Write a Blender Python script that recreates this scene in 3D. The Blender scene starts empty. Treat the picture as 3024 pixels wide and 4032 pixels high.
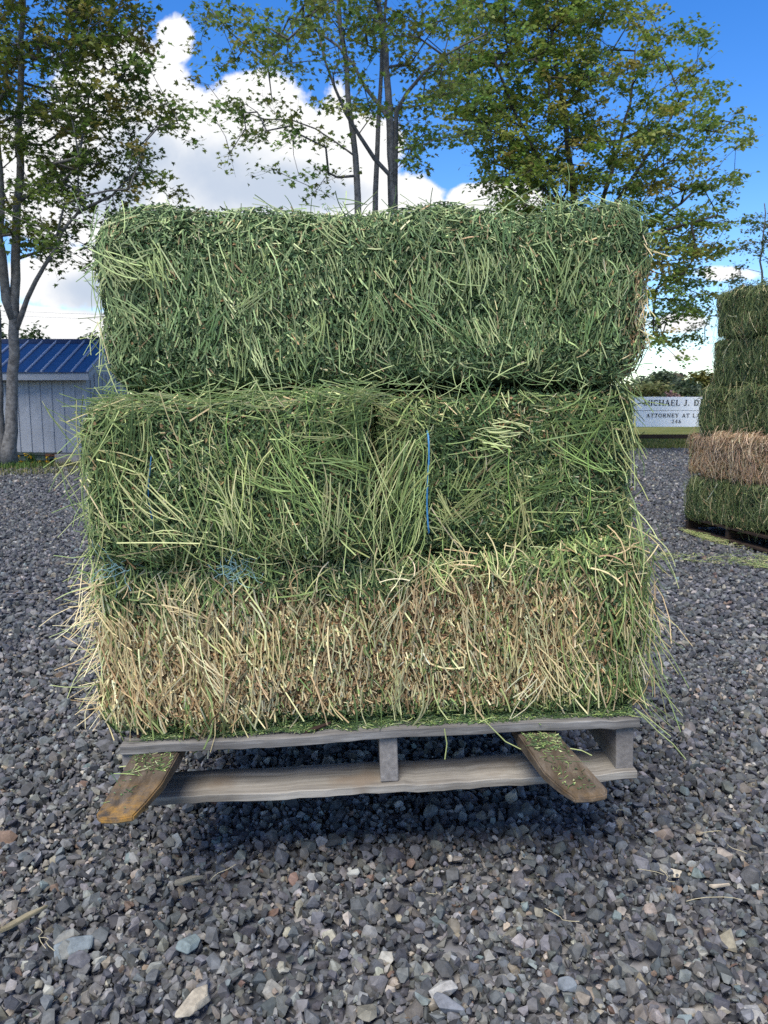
import bpy, bmesh, math, random
import numpy as np
from mathutils import Vector, Matrix

R = np.random.default_rng(11)
random.seed(5)
scn = bpy.context.scene
COL = scn.collection
rad = math.radians

# ------------------------------------------------------------------ camera
CAMZ, PITCH, FPX = 1.15, rad(8.0), 3030.0
cam_d = bpy.data.cameras.new('camera')
cam = bpy.data.objects.new('camera', cam_d); COL.objects.link(cam)
cam.location = (0, 0, CAMZ); cam.rotation_euler = (rad(90) - PITCH, 0, 0)
cam_d.sensor_fit = 'VERTICAL'; cam_d.sensor_height = 36.0
cam_d.lens = FPX / 4032 * 36.0
cam_d.clip_start = 0.05; cam_d.clip_end = 3000
cam_d.dof.use_dof = True; cam_d.dof.focus_distance = 1.78; cam_d.dof.aperture_fstop = 15.0
scn.camera = cam

def ray(px, py):
    x = (px - 1512) / FPX; y = -(py - 2016) / FPX
    return np.array([x, math.cos(PITCH) + y * math.sin(PITCH), -math.sin(PITCH) + y * math.cos(PITCH)])
def at(px, py, Y):
    d = ray(px, py); return np.array([0, 0, CAMZ]) + d * (Y / d[1])
def on_ground(px, py, z=0.0):
    d = ray(px, py); return np.array([0, 0, CAMZ]) + d * ((z - CAMZ) / d[2])

# ------------------------------------------------------------------ helpers
def setp(o, label=None, cat=None, group=None, kind=None):
    if label: o['label'] = label
    if cat: o['category'] = cat
    if group: o['group'] = group
    if kind: o['kind'] = kind
    return o

def empty(name, M=None):
    o = bpy.data.objects.new(name, None); COL.objects.link(o)
    o.empty_display_size = 0.1
    if M is not None: o.matrix_world = M
    return o

class MB:
    """collects geometry in numpy arrays and links it as one mesh object"""
    def __init__(s): s.V = []; s.F = []; s.C = []; s.M = []; s.n = 0
    def add(s, V, F, C=(0.5, 0.5, 0.5), m=0):
        V = np.asarray(V, float).reshape(-1, 3); F = np.asarray(F, int)
        C = np.asarray(C, float)
        if C.ndim == 1: C = np.tile(C, (len(V), 1))
        s.V.append(V); s.C.append(C); s.F.append(F + s.n); s.M.append(np.full(len(F), m)); s.n += len(V)
    def build(s, name, mats, parent=None, smooth=False, M=None):
        V = np.concatenate(s.V); C = np.concatenate(s.C)
        idx = np.concatenate([f.ravel() for f in s.F])
        tot = np.concatenate([np.full(len(f), f.shape[1]) for f in s.F])
        start = np.concatenate([[0], np.cumsum(tot)[:-1]])
        me = bpy.data.meshes.new(name)
        me.vertices.add(len(V)); me.vertices.foreach_set('co', V.astype(np.float32).ravel())
        me.loops.add(len(idx)); me.loops.foreach_set('vertex_index', idx.astype(np.int32))
        me.polygons.add(len(tot)); me.polygons.foreach_set('loop_start', start.astype(np.int32))
        me.polygons.foreach_set('material_index', np.concatenate(s.M).astype(np.int32))
        me.update(calc_edges=True)
        a = me.attributes.new('Col', 'FLOAT_COLOR', 'POINT')
        a.data.foreach_set('color', np.c_[C, np.ones(len(C))].astype(np.float32).ravel())
        (me.shade_smooth if smooth else me.shade_flat)()
        for m in (mats if isinstance(mats, (list, tuple)) else [mats]): me.materials.append(m)
        o = bpy.data.objects.new(name, me); COL.objects.link(o)
        if parent is not None: o.parent = parent
        if M is not None: o.matrix_world = M
        return o

def nrm(v): return v / (np.linalg.norm(v, axis=-1, keepdims=True) + 1e-9)

def box(mb, x0, x1, y0, y1, z0, z1, C=(.5, .5, .5), m=0, bev=0.0):
    """a box; with bev its long edges get a small chamfer"""
    bm = bmesh.new(); bmesh.ops.create_cube(bm, size=1)
    for v in bm.verts:
        v.co = Vector(((x0 + x1) / 2 + v.co.x * (x1 - x0), (y0 + y1) / 2 + v.co.y * (y1 - y0), (z0 + z1) / 2 + v.co.z * (z1 - z0)))
    if bev: bmesh.ops.bevel(bm, geom=bm.edges[:], offset=bev, segments=1, affect='EDGES')
    add_bm(mb, bm, C, m)

def add_bm(mb, bm, C=(.5, .5, .5), m=0, T=None):
    if T is not None: bm.transform(T)
    bm.verts.index_update()
    V = np.array([v.co[:] for v in bm.verts]); groups = {}
    for f in bm.faces: groups.setdefault(len(f.verts), []).append([v.index for v in f.verts])
    base = mb.n
    first = True
    for k, fs in groups.items():
        if first: mb.add(V, np.array(fs), C, m); first = False
        else:
            mb.F.append(np.array(fs) + base); mb.M.append(np.full(len(fs), m))
    bm.free()

def prism(mb, pts, axis_vec, C=(.5, .5, .5), m=0, bev=0.0):
    """closed polygon pts (list of 3D) extruded by axis_vec"""
    bm = bmesh.new(); vs = [bm.verts.new(p) for p in pts]
    f = bm.faces.new(vs)
    r = bmesh.ops.extrude_face_region(bm, geom=[f])
    for g in r['geom']:
        if isinstance(g, bmesh.types.BMVert): g.co += Vector(axis_vec)
    bmesh.ops.recalc_face_normals(bm, faces=bm.faces[:])
    if bev: bmesh.ops.bevel(bm, geom=bm.edges[:], offset=bev, segments=2, affect='EDGES')
    add_bm(mb, bm, C, m)

def tube(mb, pts, rads, sides=6, C=(.5, .5, .5), m=0, cap=True):
    """a round tube along a polyline, one ring per point"""
    P = np.asarray(pts, float); n = len(P)
    rads = np.full(n, rads) if np.isscalar(rads) else np.asarray(rads)
    T = nrm(np.gradient(P, axis=0))
    ref = np.array([0, 0, 1.0]) if abs(T[0][2]) < .9 else np.array([1.0, 0, 0])
    A = nrm(np.cross(T, ref)); B = np.cross(T, A)
    ph = np.arange(sides) / sides * 2 * np.pi
    V = P[:, None] + rads[:, None, None] * (np.cos(ph)[None, :, None] * A[:, None] + np.sin(ph)[None, :, None] * B[:, None])
    F = [[i * sides + j, i * sides + (j + 1) % sides, (i + 1) * sides + (j + 1) % sides, (i + 1) * sides + j] for i in range(n - 1) for j in range(sides)]
    base = mb.n
    mb.add(V, F, C, m)
    if cap and sides >= 3:
        mb.F.append(np.array([[base + j for j in range(sides)][::-1], [base + (n - 1) * sides + j for j in range(sides)]])); mb.M.append(np.full(2, m))

def strands(mb, P, D, N, L, r, bend, C, K=2, m=0, kink=None, taper=1.0):
    """many straws at once: centre P, direction D, side N, length L, radius r"""
    n = len(P); D = nrm(D); A = nrm(np.cross(D, N)); B = np.cross(A, D)
    t = np.linspace(-.5, .5, K)
    ang = R.uniform(0, 2 * np.pi, n)
    bd = np.cos(ang)[:, None] * A + np.sin(ang)[:, None] * B * .6
    cen = P[:, None] + D[:, None] * (L[:, None] * t[None])[..., None] + bd[:, None] * ((bend * L)[:, None] * (.25 - t[None] ** 2) * 2)[..., None]
    S = 3; ph = np.arange(S) / S * 2 * np.pi
    w = np.ones(K)
    if taper != 1.0: w = np.linspace(1, taper, K)
    off = r[:, None, None, None] * w[None, :, None, None] * (np.cos(ph)[None, None, :, None] * A[:, None, None] + .7 * np.sin(ph)[None, None, :, None] * B[:, None, None])
    V = (cen[:, :, None] + off).reshape(-1, 3)
    f = np.array([[k * S + j, k * S + (j + 1) % S, (k + 1) * S + (j + 1) % S, (k + 1) * S + j] for k in range(K - 1) for j in range(S)])
    F = (np.arange(n) * K * S)[:, None, None] + f[None]
    mb.add(V, F.reshape(-1, 4), np.repeat(C, K * S, axis=0), m)
    cap = np.array([[0, 2, 1], [(K - 1) * S, (K - 1) * S + 1, (K - 1) * S + 2]])
    mb.F.append(((np.arange(n) * K * S)[:, None, None] + cap[None]).reshape(-1, 3) + (mb.n - n * K * S)); mb.M.append(np.full(2 * n, m))

def flakes(mb, P, D, N, L, W, C, m=0):
    """small folded leaflets"""
    n = len(P); D = nrm(D); A = nrm(np.cross(D, N)); B = np.cross(A, D)
    z = R.uniform(-.5, .9, n)[:, None] * W[:, None] * B
    V = np.stack([P - D * L[:, None] / 2, P + A * W[:, None] / 2 + z, P + D * L[:, None] / 2, P - A * W[:, None] / 2 + z], 1).reshape(-1, 3)
    F = (np.arange(n) * 4)[:, None, None] + np.array([[0, 1, 2], [0, 2, 3]])[None]
    mb.add(V, F.reshape(-1, 3), np.repeat(C, 4, axis=0), m)

def pick(pal, n, jit=.18):
    pal = np.array(pal); c = pal[R.integers(0, len(pal), n)]
    return np.clip(c * R.uniform(1 - jit, 1 + jit, (n, 1)) * R.uniform(.95, 1.05, (n, 3)), .003, .95)

class Noise2:
    """smooth value noise from a few summed sines, range about -1..1"""
    def __init__(s, f, seed, k=7):
        g = np.random.default_rng(seed); s.k = g.normal(0, f, (k, 3)); s.p = g.uniform(0, 6.28, k)
    def __call__(s, P): return np.sin(P @ s.k.T + s.p).sum(-1) / math.sqrt(len(s.p)) * .8

# ------------------------------------------------------------------ materials
def mat(name):
    m = bpy.data.materials.new(name); m.use_nodes = True
    nt = m.node_tree; b = nt.nodes['Principled BSDF']
    return m, nt, b
def node(nt, t, **kw):
    n = nt.nodes.new(t)
    for k, v in kw.items():
        if k.startswith('i_'): n.inputs[k[2:]].default_value = v
        else: setattr(n, k, v)
    return n
def ramp(nt, stops, src=None):
    n = nt.nodes.new('ShaderNodeValToRGB'); e = n.color_ramp.elements
    while len(e) < len(stops): e.new(.5)
    for x, (p, c) in zip(e, stops): x.position = p; x.color = (*c, 1)
    if src is not None: nt.links.new(src, n.inputs['Fac'])
    return n
def mixc(nt, a, b, fac, mode='MIX'):
    n = nt.nodes.new('ShaderNodeMix'); n.data_type = 'RGBA'; n.blend_type = mode
    for sock, v in ((n.inputs[0], fac), (n.inputs[6], a), (n.inputs[7], b)):
        if hasattr(v, 'is_linked') or isinstance(v, bpy.types.NodeSocket): nt.links.new(v, sock)
        elif isinstance(v, (tuple, list)): sock.default_value = (*v, 1)
        else: sock.default_value = v
    return n.outputs[2]

def m_col(name, rough=.75, spec=.25, trans=0.0, noise=None, bump=0.0, amp=.25):
    """colour from the mesh attribute, optionally mottled by noise, optionally translucent"""
    m, nt, b = mat(name)
    a = node(nt, 'ShaderNodeAttribute', attribute_name='Col')
    c = a.outputs['Color']
    if noise:
        tc = node(nt, 'ShaderNodeTexCoord')
        nz = node(nt, 'ShaderNodeTexNoise', i_Scale=noise, i_Detail=5.0, i_Roughness=.65)
        nt.links.new(tc.outputs['Object'], nz.inputs['Vector'])
        rp = ramp(nt, [(.25, (1 - amp * 1.6,) * 3), (.5, (1, 1, 1)), (.75, (1 + amp * 1.6,) * 3)], nz.outputs['Fac'])
        c = mixc(nt, c, rp.outputs['Color'], 1.0, 'MULTIPLY')
        if bump:
            bp = node(nt, 'ShaderNodeBump', i_Strength=bump, i_Distance=.003)
            nt.links.new(nz.outputs['Fac'], bp.inputs['Height']); nt.links.new(bp.outputs[0], b.inputs['Normal'])
    nt.links.new(c, b.inputs['Base Color'])
    b.inputs['Roughness'].default_value = rough; b.inputs['Specular IOR Level'].default_value = spec
    if trans:
        tr = node(nt, 'ShaderNodeBsdfTranslucent'); nt.links.new(c, tr.inputs['Color'])
        mx = node(nt, 'ShaderNodeMixShader'); mx.inputs[0].default_value = trans
        nt.links.new(b.outputs[0], mx.inputs[1]); nt.links.new(tr.outputs[0], mx.inputs[2])
        nt.links.new(mx.outputs[0], nt.nodes['Material Output'].inputs['Surface'])
    return m

def m_wood(name, stops, axis='X', scale=9.0, rough=.85, stain=None):
    m, nt, b = mat(name)
    tc = node(nt, 'ShaderNodeTexCoord'); mp = node(nt, 'ShaderNodeMapping')
    s = [scale * 5] * 3; s['XYZ'.index(axis)] = scale * .22
    mp.inputs['Scale'].default_value = s
    nt.links.new(tc.outputs['Object'], mp.inputs['Vector'])
    n1 = node(nt, 'ShaderNodeTexNoise', i_Scale=1.6, i_Detail=8.0, i_Roughness=.7, i_Distortion=.4)
    nt.links.new(mp.outputs[0], n1.inputs['Vector'])
    rp = ramp(nt, stops, n1.outputs['Fac'])
    n2 = node(nt, 'ShaderNodeTexNoise', i_Scale=4.0, i_Detail=6.0)
    nt.links.new(tc.outputs['Object'], n2.inputs['Vector'])
    r2 = ramp(nt, [(.3, (.62, .6, .58)), (.55, (1, 1, 1)), (.8, (1.12, 1.1, 1.05))], n2.outputs['Fac'])
    c = mixc(nt, rp.outputs[0], r2.outputs[0], 1.0, 'MULTIPLY')
    if stain:
        n3 = node(nt, 'ShaderNodeTexNoise', i_Scale=7.0, i_Detail=3.0)
        nt.links.new(tc.outputs['Object'], n3.inputs['Vector'])
        r3 = ramp(nt, [(.58, (0, 0, 0)), (.72, (1, 1, 1))], n3.outputs['Fac'])
        c = mixc(nt, c, stain, r3.outputs[0])
    nt.links.new(c, b.inputs['Base Color'])
    bp = node(nt, 'ShaderNodeBump', i_Strength=.5, i_Distance=.003)
    nt.links.new(n1.outputs['Fac'], bp.inputs['Height']); nt.links.new(bp.outputs[0], b.inputs['Normal'])
    b.inputs['Roughness'].default_value = rough; b.inputs['Specular IOR Level'].default_value = .2
    return m

def m_plain(name, col, rough=.7, var=.2, scale=20.0, spec=.3, metal=0.0, bump=.1):
    m, nt, b = mat(name)
    tc = node(nt, 'ShaderNodeTexCoord')
    n1 = node(nt, 'ShaderNodeTexNoise', i_Scale=scale, i_Detail=6.0, i_Roughness=.65)
    nt.links.new(tc.outputs['Object'], n1.inputs['Vector'])
    c = np.array(col)
    rp = ramp(nt, [(.28, tuple(c * (1 - var))), (.72, tuple(np.minimum(c * (1 + var), 1)))], n1.outputs['Fac'])
    nt.links.new(rp.outputs[0], b.inputs['Base Color'])
    bp = node(nt, 'ShaderNodeBump', i_Strength=bump, i_Distance=.004)
    nt.links.new(n1.outputs['Fac'], bp.inputs['Height']); nt.links.new(bp.outputs[0], b.inputs['Normal'])
    b.inputs['Roughness'].default_value = rough; b.inputs['Specular IOR Level'].default_value = spec
    b.inputs['Metallic'].default_value = metal
    return m

M_STRAW = m_col('hay_stalks', rough=.55, spec=.3, trans=.12)
M_CORE = m_col('hay_core', rough=.95, spec=.05, noise=160.0, bump=.8, amp=.45)
M_STONE = m_col('crushed_slate', rough=.72, spec=.3, noise=55.0, bump=.35, amp=.28)
M_LEAF = m_col('maple_leaf', rough=.55, spec=.3, trans=.45)
M_BLADE = m_col('grass_blade', rough=.7, spec=.2, trans=.25)
M_TWINE = m_col('baling_twine', rough=.45, spec=.4)
M_BARK = m_col('bark', rough=.9, spec=.1, noise=14.0, bump=1.0, amp=.42)
M_PALLET = m_wood('weathered_pallet_wood', [(.3, (.07, .068, .065)), (.5, (.165, .16, .155)), (.68, (.29, .285, .275))], 'X', 9)
M_PALLET_Y = m_wood('weathered_stringer_wood', [(.25, (.12, .115, .11)), (.5, (.20, .19, .185)), (.75, (.29, .28, .27))], 'Y', 9)
M_LOWER = m_wood('dusty_lower_board', [(.28, (.11, .10, .088)), (.5, (.25, .235, .21)), (.72, (.40, .38, .345))], 'X', 7, stain=(.20, .165, .13))
M_DARKPAL = m_wood('dark_brown_pallet_wood', [(.25, (.02, .014, .01)), (.5, (.045, .03, .022)), (.75, (.085, .055, .038))], 'X', 9)

# ------------------------------------------------------------------ world
SUN_EL, SUN_AZ = 58.0, 200.0       # high, behind and a little left of the camera
w = bpy.data.worlds.new('World'); scn.world = w; w.use_nodes = True
nt = w.node_tree; nt.nodes.clear()
out = node(nt, 'ShaderNodeOutputWorld')
sky = node(nt, 'ShaderNodeTexSky', sky_type='NISHITA', sun_disc=False)
sky.sun_elevation = rad(SUN_EL); sky.sun_rotation = rad(SUN_AZ)
sky.air_density = 1.0; sky.dust_density = .35; sky.ozone_density = 2.0; sky.altitude = 200
SKY_STR = .14
hs = node(nt, 'ShaderNodeHueSaturation', i_Saturation=1.40, i_Value=1.0, i_Hue=.512)
nt.links.new(sky.outputs[0], hs.inputs['Color'])
bg1 = node(nt, 'ShaderNodeBackground'); bg1.inputs['Strength'].default_value = SKY_STR
nt.links.new(hs.outputs[0], bg1.inputs['Color'])
tc = node(nt, 'ShaderNodeTexCoord')
sep = node(nt, 'ShaderNodeSeparateXYZ'); nt.links.new(tc.outputs['Generated'], sep.inputs[0])
def MATH(op, a, b=None, clamp=False):
    n = nt.nodes.new('ShaderNodeMath'); n.operation = op; n.use_clamp = clamp
    for i, v in enumerate((a, b)):
        if v is None: continue
        if isinstance(v, (int, float)): n.inputs[i].default_value = v
        else: nt.links.new(v, n.inputs[i])
    return n.outputs[0]
yy = MATH('MAXIMUM', MATH('ABSOLUTE', sep.outputs['Y']), .25)
U = MATH('DIVIDE', sep.outputs['X'], yy); V_ = MATH('DIVIDE', sep.outputs['Z'], yy)
cmb = node(nt, 'ShaderNodeCombineXYZ'); nt.links.new(U, cmb.inputs[0]); nt.links.new(V_, cmb.inputs[1])
nt.links.new(MATH('MULTIPLY', MATH('SIGN', sep.outputs['Y']), 3.0), cmb.inputs[2])
def NOISE(scale, detail, rough=.55, dist=0.0, off=(0, 0, 0)):
    mp = node(nt, 'ShaderNodeMapping'); mp.inputs['Location'].default_value = off
    nt.links.new(cmb.outputs[0], mp.inputs['Vector'])
    n = node(nt, 'ShaderNodeTexNoise', i_Scale=scale, i_Detail=detail, i_Roughness=rough, i_Distortion=dist)
    nt.links.new(mp.outputs[0], n.inputs['Vector']); return n.outputs['Fac']
def blob(px, py, rx, ry, gain=1.0):
    d = ray(px, py); u, v = d[0] / d[1], d[2] / d[1]
    a = MATH('DIVIDE', MATH('SUBTRACT', U, float(u)), rx / FPX * 1.05); b = MATH('DIVIDE', MATH('SUBTRACT', V_, float(v)), ry / FPX * 1.05)
    q = MATH('ADD', MATH('MULTIPLY', a, a), MATH('MULTIPLY', b, b))
    return MATH('MULTIPLY', MATH('SUBTRACT', 1.0, q), gain)
def union(bl):
    f = bl[0]
    for b in bl[1:]: f = MATH('MAXIMUM', f, b)
    return MATH('MAXIMUM', f, -2.0)
CL = [(690, 165, 85, 110), (600, 330, 190, 190), (480, 420, 300, 260), (700, 560, 260, 260), (980, 500, 300, 200), (1100, 470, 150, 170),
      (1230, 590, 230, 230), (1400, 640, 200, 190), (300, 700, 420, 260), (900, 760, 500, 180), (1480, 770, 260, 110),
      (300, 1100, 260, 130), (150, 1290, 420, 90), (1960, 790, 200, 70), (2650, 1270, 170, 40, .55), (2720, 1400, 200, 22, .35), (2300, 1340, 330, 50, .3), (2850, 1080, 140, 30, .45)]
f = union([blob(*c) for c in CL])
big = NOISE(5.5, 9.0, .58, .25); fine = NOISE(17.0, 7.0, .6)
dens = MATH('ADD', MATH('ADD', f, MATH('MULTIPLY', MATH('SUBTRACT', big, .5), 2.5)), MATH('MULTIPLY', MATH('SUBTRACT', fine, .5), 1.5))
dens_back = MATH('MULTIPLY', MATH('SUBTRACT', NOISE(2.2, 8.0, .6, .2, (3, 7, 1)), .5), 3.0)
isfront = MATH('GREATER_THAN', sep.outputs['Y'], 0.0)
dens = MATH('ADD', MATH('MULTIPLY', dens, isfront), MATH('MULTIPLY', dens_back, MATH('SUBTRACT', 1.0, isfront)))
mr = node(nt, 'ShaderNodeMapRange', interpolation_type='SMOOTHSTEP'); mr.inputs['From Min'].default_value = -.02; mr.inputs['From Max'].default_value = .34
nt.links.new(dens, mr.inputs['Value'])
horizon_fade = MATH('MULTIPLY', mr.outputs[0], MATH('ADD', MATH('MULTIPLY', sep.outputs['Z'], 25.0), 1.0, True), True)
# thick lower parts of a cumulus are grey-blue, its sunlit upper rims white
DK = [(850, 700, 210, 130), (1050, 740, 260, 90), (560, 620, 160, 120), (430, 760, 180, 100), (1250, 770, 200, 60), (360, 1150, 160, 70)]
dk = union([blob(*c) for c in DK])
sh = MATH('ADD', dk, MATH('MULTIPLY', MATH('SUBTRACT', NOISE(7.0, 8.0, .6, .3, (.02, -.06, 0)), .47), 3.2))
ms = node(nt, 'ShaderNodeMapRange', interpolation_type='SMOOTHSTEP'); ms.inputs['From Min'].default_value = -.7; ms.inputs['From Max'].default_value = 1.2
nt.links.new(sh, ms.inputs['Value'])
cc = mixc(nt, (1.0, 1.0, 1.0), (.56, .64, .77), ms.outputs[0])
bg2 = node(nt, 'ShaderNodeBackground'); bg2.inputs['Strength'].default_value = .64
nt.links.new(cc, bg2.inputs['Color'])
mx = node(nt, 'ShaderNodeMixShader'); nt.links.new(horizon_fade, mx.inputs[0])
nt.links.new(bg1.outputs[0], mx.inputs[1]); nt.links.new(bg2.outputs[0], mx.inputs[2]); nt.links.new(mx.outputs[0], out.inputs['Surface'])

sun_d = bpy.data.lights.new('sun', 'SUN'); sun = bpy.data.objects.new('sun', sun_d); COL.objects.link(sun)
sun_d.energy = 3.1; sun_d.angle = rad(34); sun_d.color = (1.0, .93, .80)
az = rad(SUN_AZ)
sdir = Vector((math.sin(az) * math.cos(rad(SUN_EL)), math.cos(az) * math.cos(rad(SUN_EL)), math.sin(rad(SUN_EL))))
sun.rotation_euler = sdir.to_track_quat('Z', 'Y').to_euler()

vs = scn.view_settings
scn.display_settings.display_device = 'sRGB'
vs.view_transform = 'Standard'; vs.look = 'None'; vs.gamma = 1.0; vs.use_curve_mapping = False; vs.exposure = 0.74
scn.render.engine = 'CYCLES'
scn.cycles.max_bounces = 6; scn.cycles.diffuse_bounces = 3; scn.cycles.transparent_max_bounces = 4
scn.cycles.use_denoising = False
try: scn.cycles.denoiser = 'OPENIMAGEDENOISE'
except Exception: pass

# ------------------------------------------------------------------ ground sheets
def sheet(name, outline, z, m, ):
    bm = bmesh.new(); bm.faces.new([bm.verts.new((x, y, z)) for x, y in outline]); bmesh.ops.triangulate(bm, faces=bm.faces[:])
    mb = MB(); add_bm(mb, bm); return setp(mb.build(name, m), kind='structure')

m_grass, g_nt, g_b = mat('field_grass')
g_tc = node(g_nt, 'ShaderNodeTexCoord')
g_n1 = node(g_nt, 'ShaderNodeTexNoise', i_Scale=.5, i_Detail=8.0, i_Roughness=.7); g_nt.links.new(g_tc.outputs['Object'], g_n1.inputs['Vector'])
g_n2 = node(g_nt, 'ShaderNodeTexNoise', i_Scale=14.0, i_Detail=5.0); g_nt.links.new(g_tc.outputs['Object'], g_n2.inputs['Vector'])
g_r = ramp(g_nt, [(.3, (.075, .095, .025)), (.5, (.13, .14, .04)), (.7, (.20, .18, .065))], g_n1.outputs['Fac'])
g_r2 = ramp(g_nt, [(.3, (.7, .7, .7)), (.7, (1.25, 1.25, 1.25))], g_n2.outputs['Fac'])
g_nt.links.new(mixc(g_nt, g_r.outputs[0], g_r2.outputs[0], 1.0, 'MULTIPLY'), g_b.inputs['Base Color'])
g_b.inputs['Roughness'].default_value = .95; g_b.inputs['Specular IOR Level'].default_value = .05

m_grav, v_nt, v_b = mat('gravel_bed')
v_tc = node(v_nt, 'ShaderNodeTexCoord')
v_v = node(v_nt, 'ShaderNodeTexVoronoi', i_Scale=26.0); v_nt.links.new(v_tc.outputs['Object'], v_v.inputs['Vector'])
v_sx = node(v_nt, 'ShaderNodeSeparateColor'); v_nt.links.new(v_v.outputs['Color'], v_sx.inputs[0])
v_r = ramp(v_nt, [(.0, (.035, .04, .05)), (.45, (.085, .09, .105)), (.8, (.16, .165, .18)), (1.0, (.30, .29, .28))], v_sx.outputs[0])
v_n = node(v_nt, 'ShaderNodeTexNoise', i_Scale=.7, i_Detail=5.0); v_nt.links.new(v_tc.outputs['Object'], v_n.inputs['Vector'])
v_r2 = ramp(v_nt, [(.3, (.8, .8, .82)), (.7, (1.25, 1.22, 1.18))], v_n.outputs['Fac'])
v_nt.links.new(mixc(v_nt, v_r.outputs[0], v_r2.outputs[0], 1.0, 'MULTIPLY'), v_b.inputs['Base Color'])
v_bp = node(v_nt, 'ShaderNodeBump', invert=True, i_Strength=1.0, i_Distance=.02)
v_nt.links.new(v_v.outputs['Distance'], v_bp.inputs['Height']); v_nt.links.new(v_bp.outputs[0], v_b.inputs['Normal'])
v_b.inputs['Roughness'].default_value = .85; v_b.inputs['Specular IOR Level'].default_value = .2

sheet('field', [(-1500, -300), (1500, -300), (1500, 2500), (-1500, 2500)], -.03, m_grass)
edge = [(-16, -9), (16, -9), (16, 20.0)]
for x in np.linspace(15, -3.6, 30): edge.append((x, 20.4 + .18 * math.sin(x * 2.3) + random.uniform(-.12, .12)))
edge.append((-3.7, 15.6))
for x in np.linspace(-4.1, -15.5, 30): edge.append((x, 12.6 + .12 * math.sin(x * 3.1) + random.uniform(-.14, .14)))
sheet('gravel_lot', edge, -.012, m_grav)

# ------------------------------------------------------------------ crushed stone
def hull_variant(k):
    g = np.random.default_rng(100 + k)
    bm = bmesh.new(); n = g.integers(11, 18)
    p = nrm(g.normal(size=(n, 3))) * g.uniform(.8, 1.0, (n, 1)) * np.array([g.uniform(.85, 1.25), g.uniform(.7, 1.0), g.uniform(.45, .85)])
    for q in p: bm.verts.new(q)
    r = bmesh.ops.convex_hull(bm, input=bm.verts[:])
    bmesh.ops.delete(bm, geom=list({v for v in bm.verts if not v.link_faces}), context='VERTS')
    bmesh.ops.dissolve_limit(bm, angle_limit=rad(14), verts=bm.verts[:], edges=bm.edges[:])
    bmesh.ops.triangulate(bm, faces=bm.faces[:])
    bm.verts.index_update()
    V = np.array([v.co[:] for v in bm.verts]); F = np.array([[v.index for v in f.verts] for f in bm.faces]); bm.free(); return V, F
VAR = [hull_variant(k) for k in range(48)]

SLATE = [(.066, .071, .080), (.090, .095, .104), (.115, .119, .127), (.050, .053, .060), (.14, .142, .148), (.098, .098, .096), (.074, .077, .085),
         (.175, .176, .178), (.13, .123, .112), (.102, .108, .118), (.066, .069, .074), (.118, .123, .132), (.08, .086, .096), (.06, .064, .072)]
LIGHT = [(.30, .29, .265), (.26, .235, .195), (.225, .225, .215), (.34, .31, .255), (.21, .18, .14), (.15, .18, .18), (.24, .245, .25), (.28, .27, .25), (.15, .105, .08)]
g_low = Noise2(.9, 3)
def gz(x, y):
    return .005 * g_low(np.stack([x, y, x * 0], -1))

def rotmats(n, tilt=1.0):
    q = R.normal(size=(n, 4)); q[:, 1:3] *= tilt; q = nrm(q)
    a, b, c, d = q.T
    return np.stack([np.stack([a*a+b*b-c*c-d*d, 2*(b*c-a*d), 2*(b*d+a*c)], -1), np.stack([2*(b*c+a*d), a*a-b*b+c*c-d*d, 2*(c*d-a*b)], -1),
                     np.stack([2*(b*d-a*c), 2*(c*d+a*b), a*a-b*b-c*c+d*d], -1)], -2)
def scatter_stones(mb, y0, y1, per_m2, r0, r1, spread=.55, extra=.7, lift=(-.25, .5), plight=.12, skip=None, tone=1.0):
    xw = spread * y1 + extra
    n = int(per_m2 * 2 * xw * (y1 - y0))
    x = R.uniform(-xw, xw, n); y = R.uniform(y0, y1, n)
    ok = np.abs(x) < spread * y + extra
    if skip is not None: ok &= ~skip(x, y)
    x, y = x[ok], y[ok]; n = len(x)
    r = r0 * (r1 / r0) ** (R.uniform(0, 1, n) ** 1.5)
    z = r * R.uniform(lift[0], lift[1], n) + gz(x, y)
    C = pick(SLATE, n, .25) * np.array([1.07, 1.06, 1.02]) * tone
    L = R.uniform(size=n) < plight; C[L] = pick(LIGHT, L.sum(), .2)
    k = R.integers(0, len(VAR), n); RM = rotmats(n, .55)
    for v in range(len(VAR)):
        s = k == v
        if not s.any(): continue
        P, F = VAR[v]; m = s.sum()
        Q = np.einsum('nij,pj->npi', RM[s], P) * r[s][:, None, None] + np.stack([x[s], y[s], z[s]], -1)[:, None]
        FF = (np.arange(m) * len(P))[:, None, None] + F[None]
        mb.add(Q.reshape(-1, 3), FF.reshape(-1, 3), np.repeat(C[s], len(P), axis=0))
hid = lambda x, y: (y > 3.4) & (np.abs(x) < .26 * y - .1)      # ground the stack hides anyway
mb = MB()
scatter_stones(mb, .9, 3.6, 1500, .014, .026, lift=(-.75, -.15), plight=.06)
scatter_stones(mb, .9, 4.0, 150, .021, .036, lift=(-.15, .6), plight=.10)
scatter_stones(mb, .9, 4.0, 1650, .0115, .022, lift=(-.2, .9), plight=.08)
scatter_stones(mb, .9, 3.4, 2600, .005, .011, lift=(-.2, 1.6), plight=.22)
scatter_stones(mb, 4.0, 8.5, 1050, .014, .027, plight=.07, skip=hid, tone=.88)
scatter_stones(mb, 8.5, 14.2, 330, .02, .034, plight=.08, skip=hid, tone=.86)
scatter_stones(mb, 14.2, 20.0, 150, .022, .036, plight=.10, skip=lambda x, y: hid(x, y) | (x < -3.4), tone=.86)
setp(mb.build('gravel', M_STONE), 'crushed grey slate gravel covering the yard', 'gravel', kind='stuff')

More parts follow.
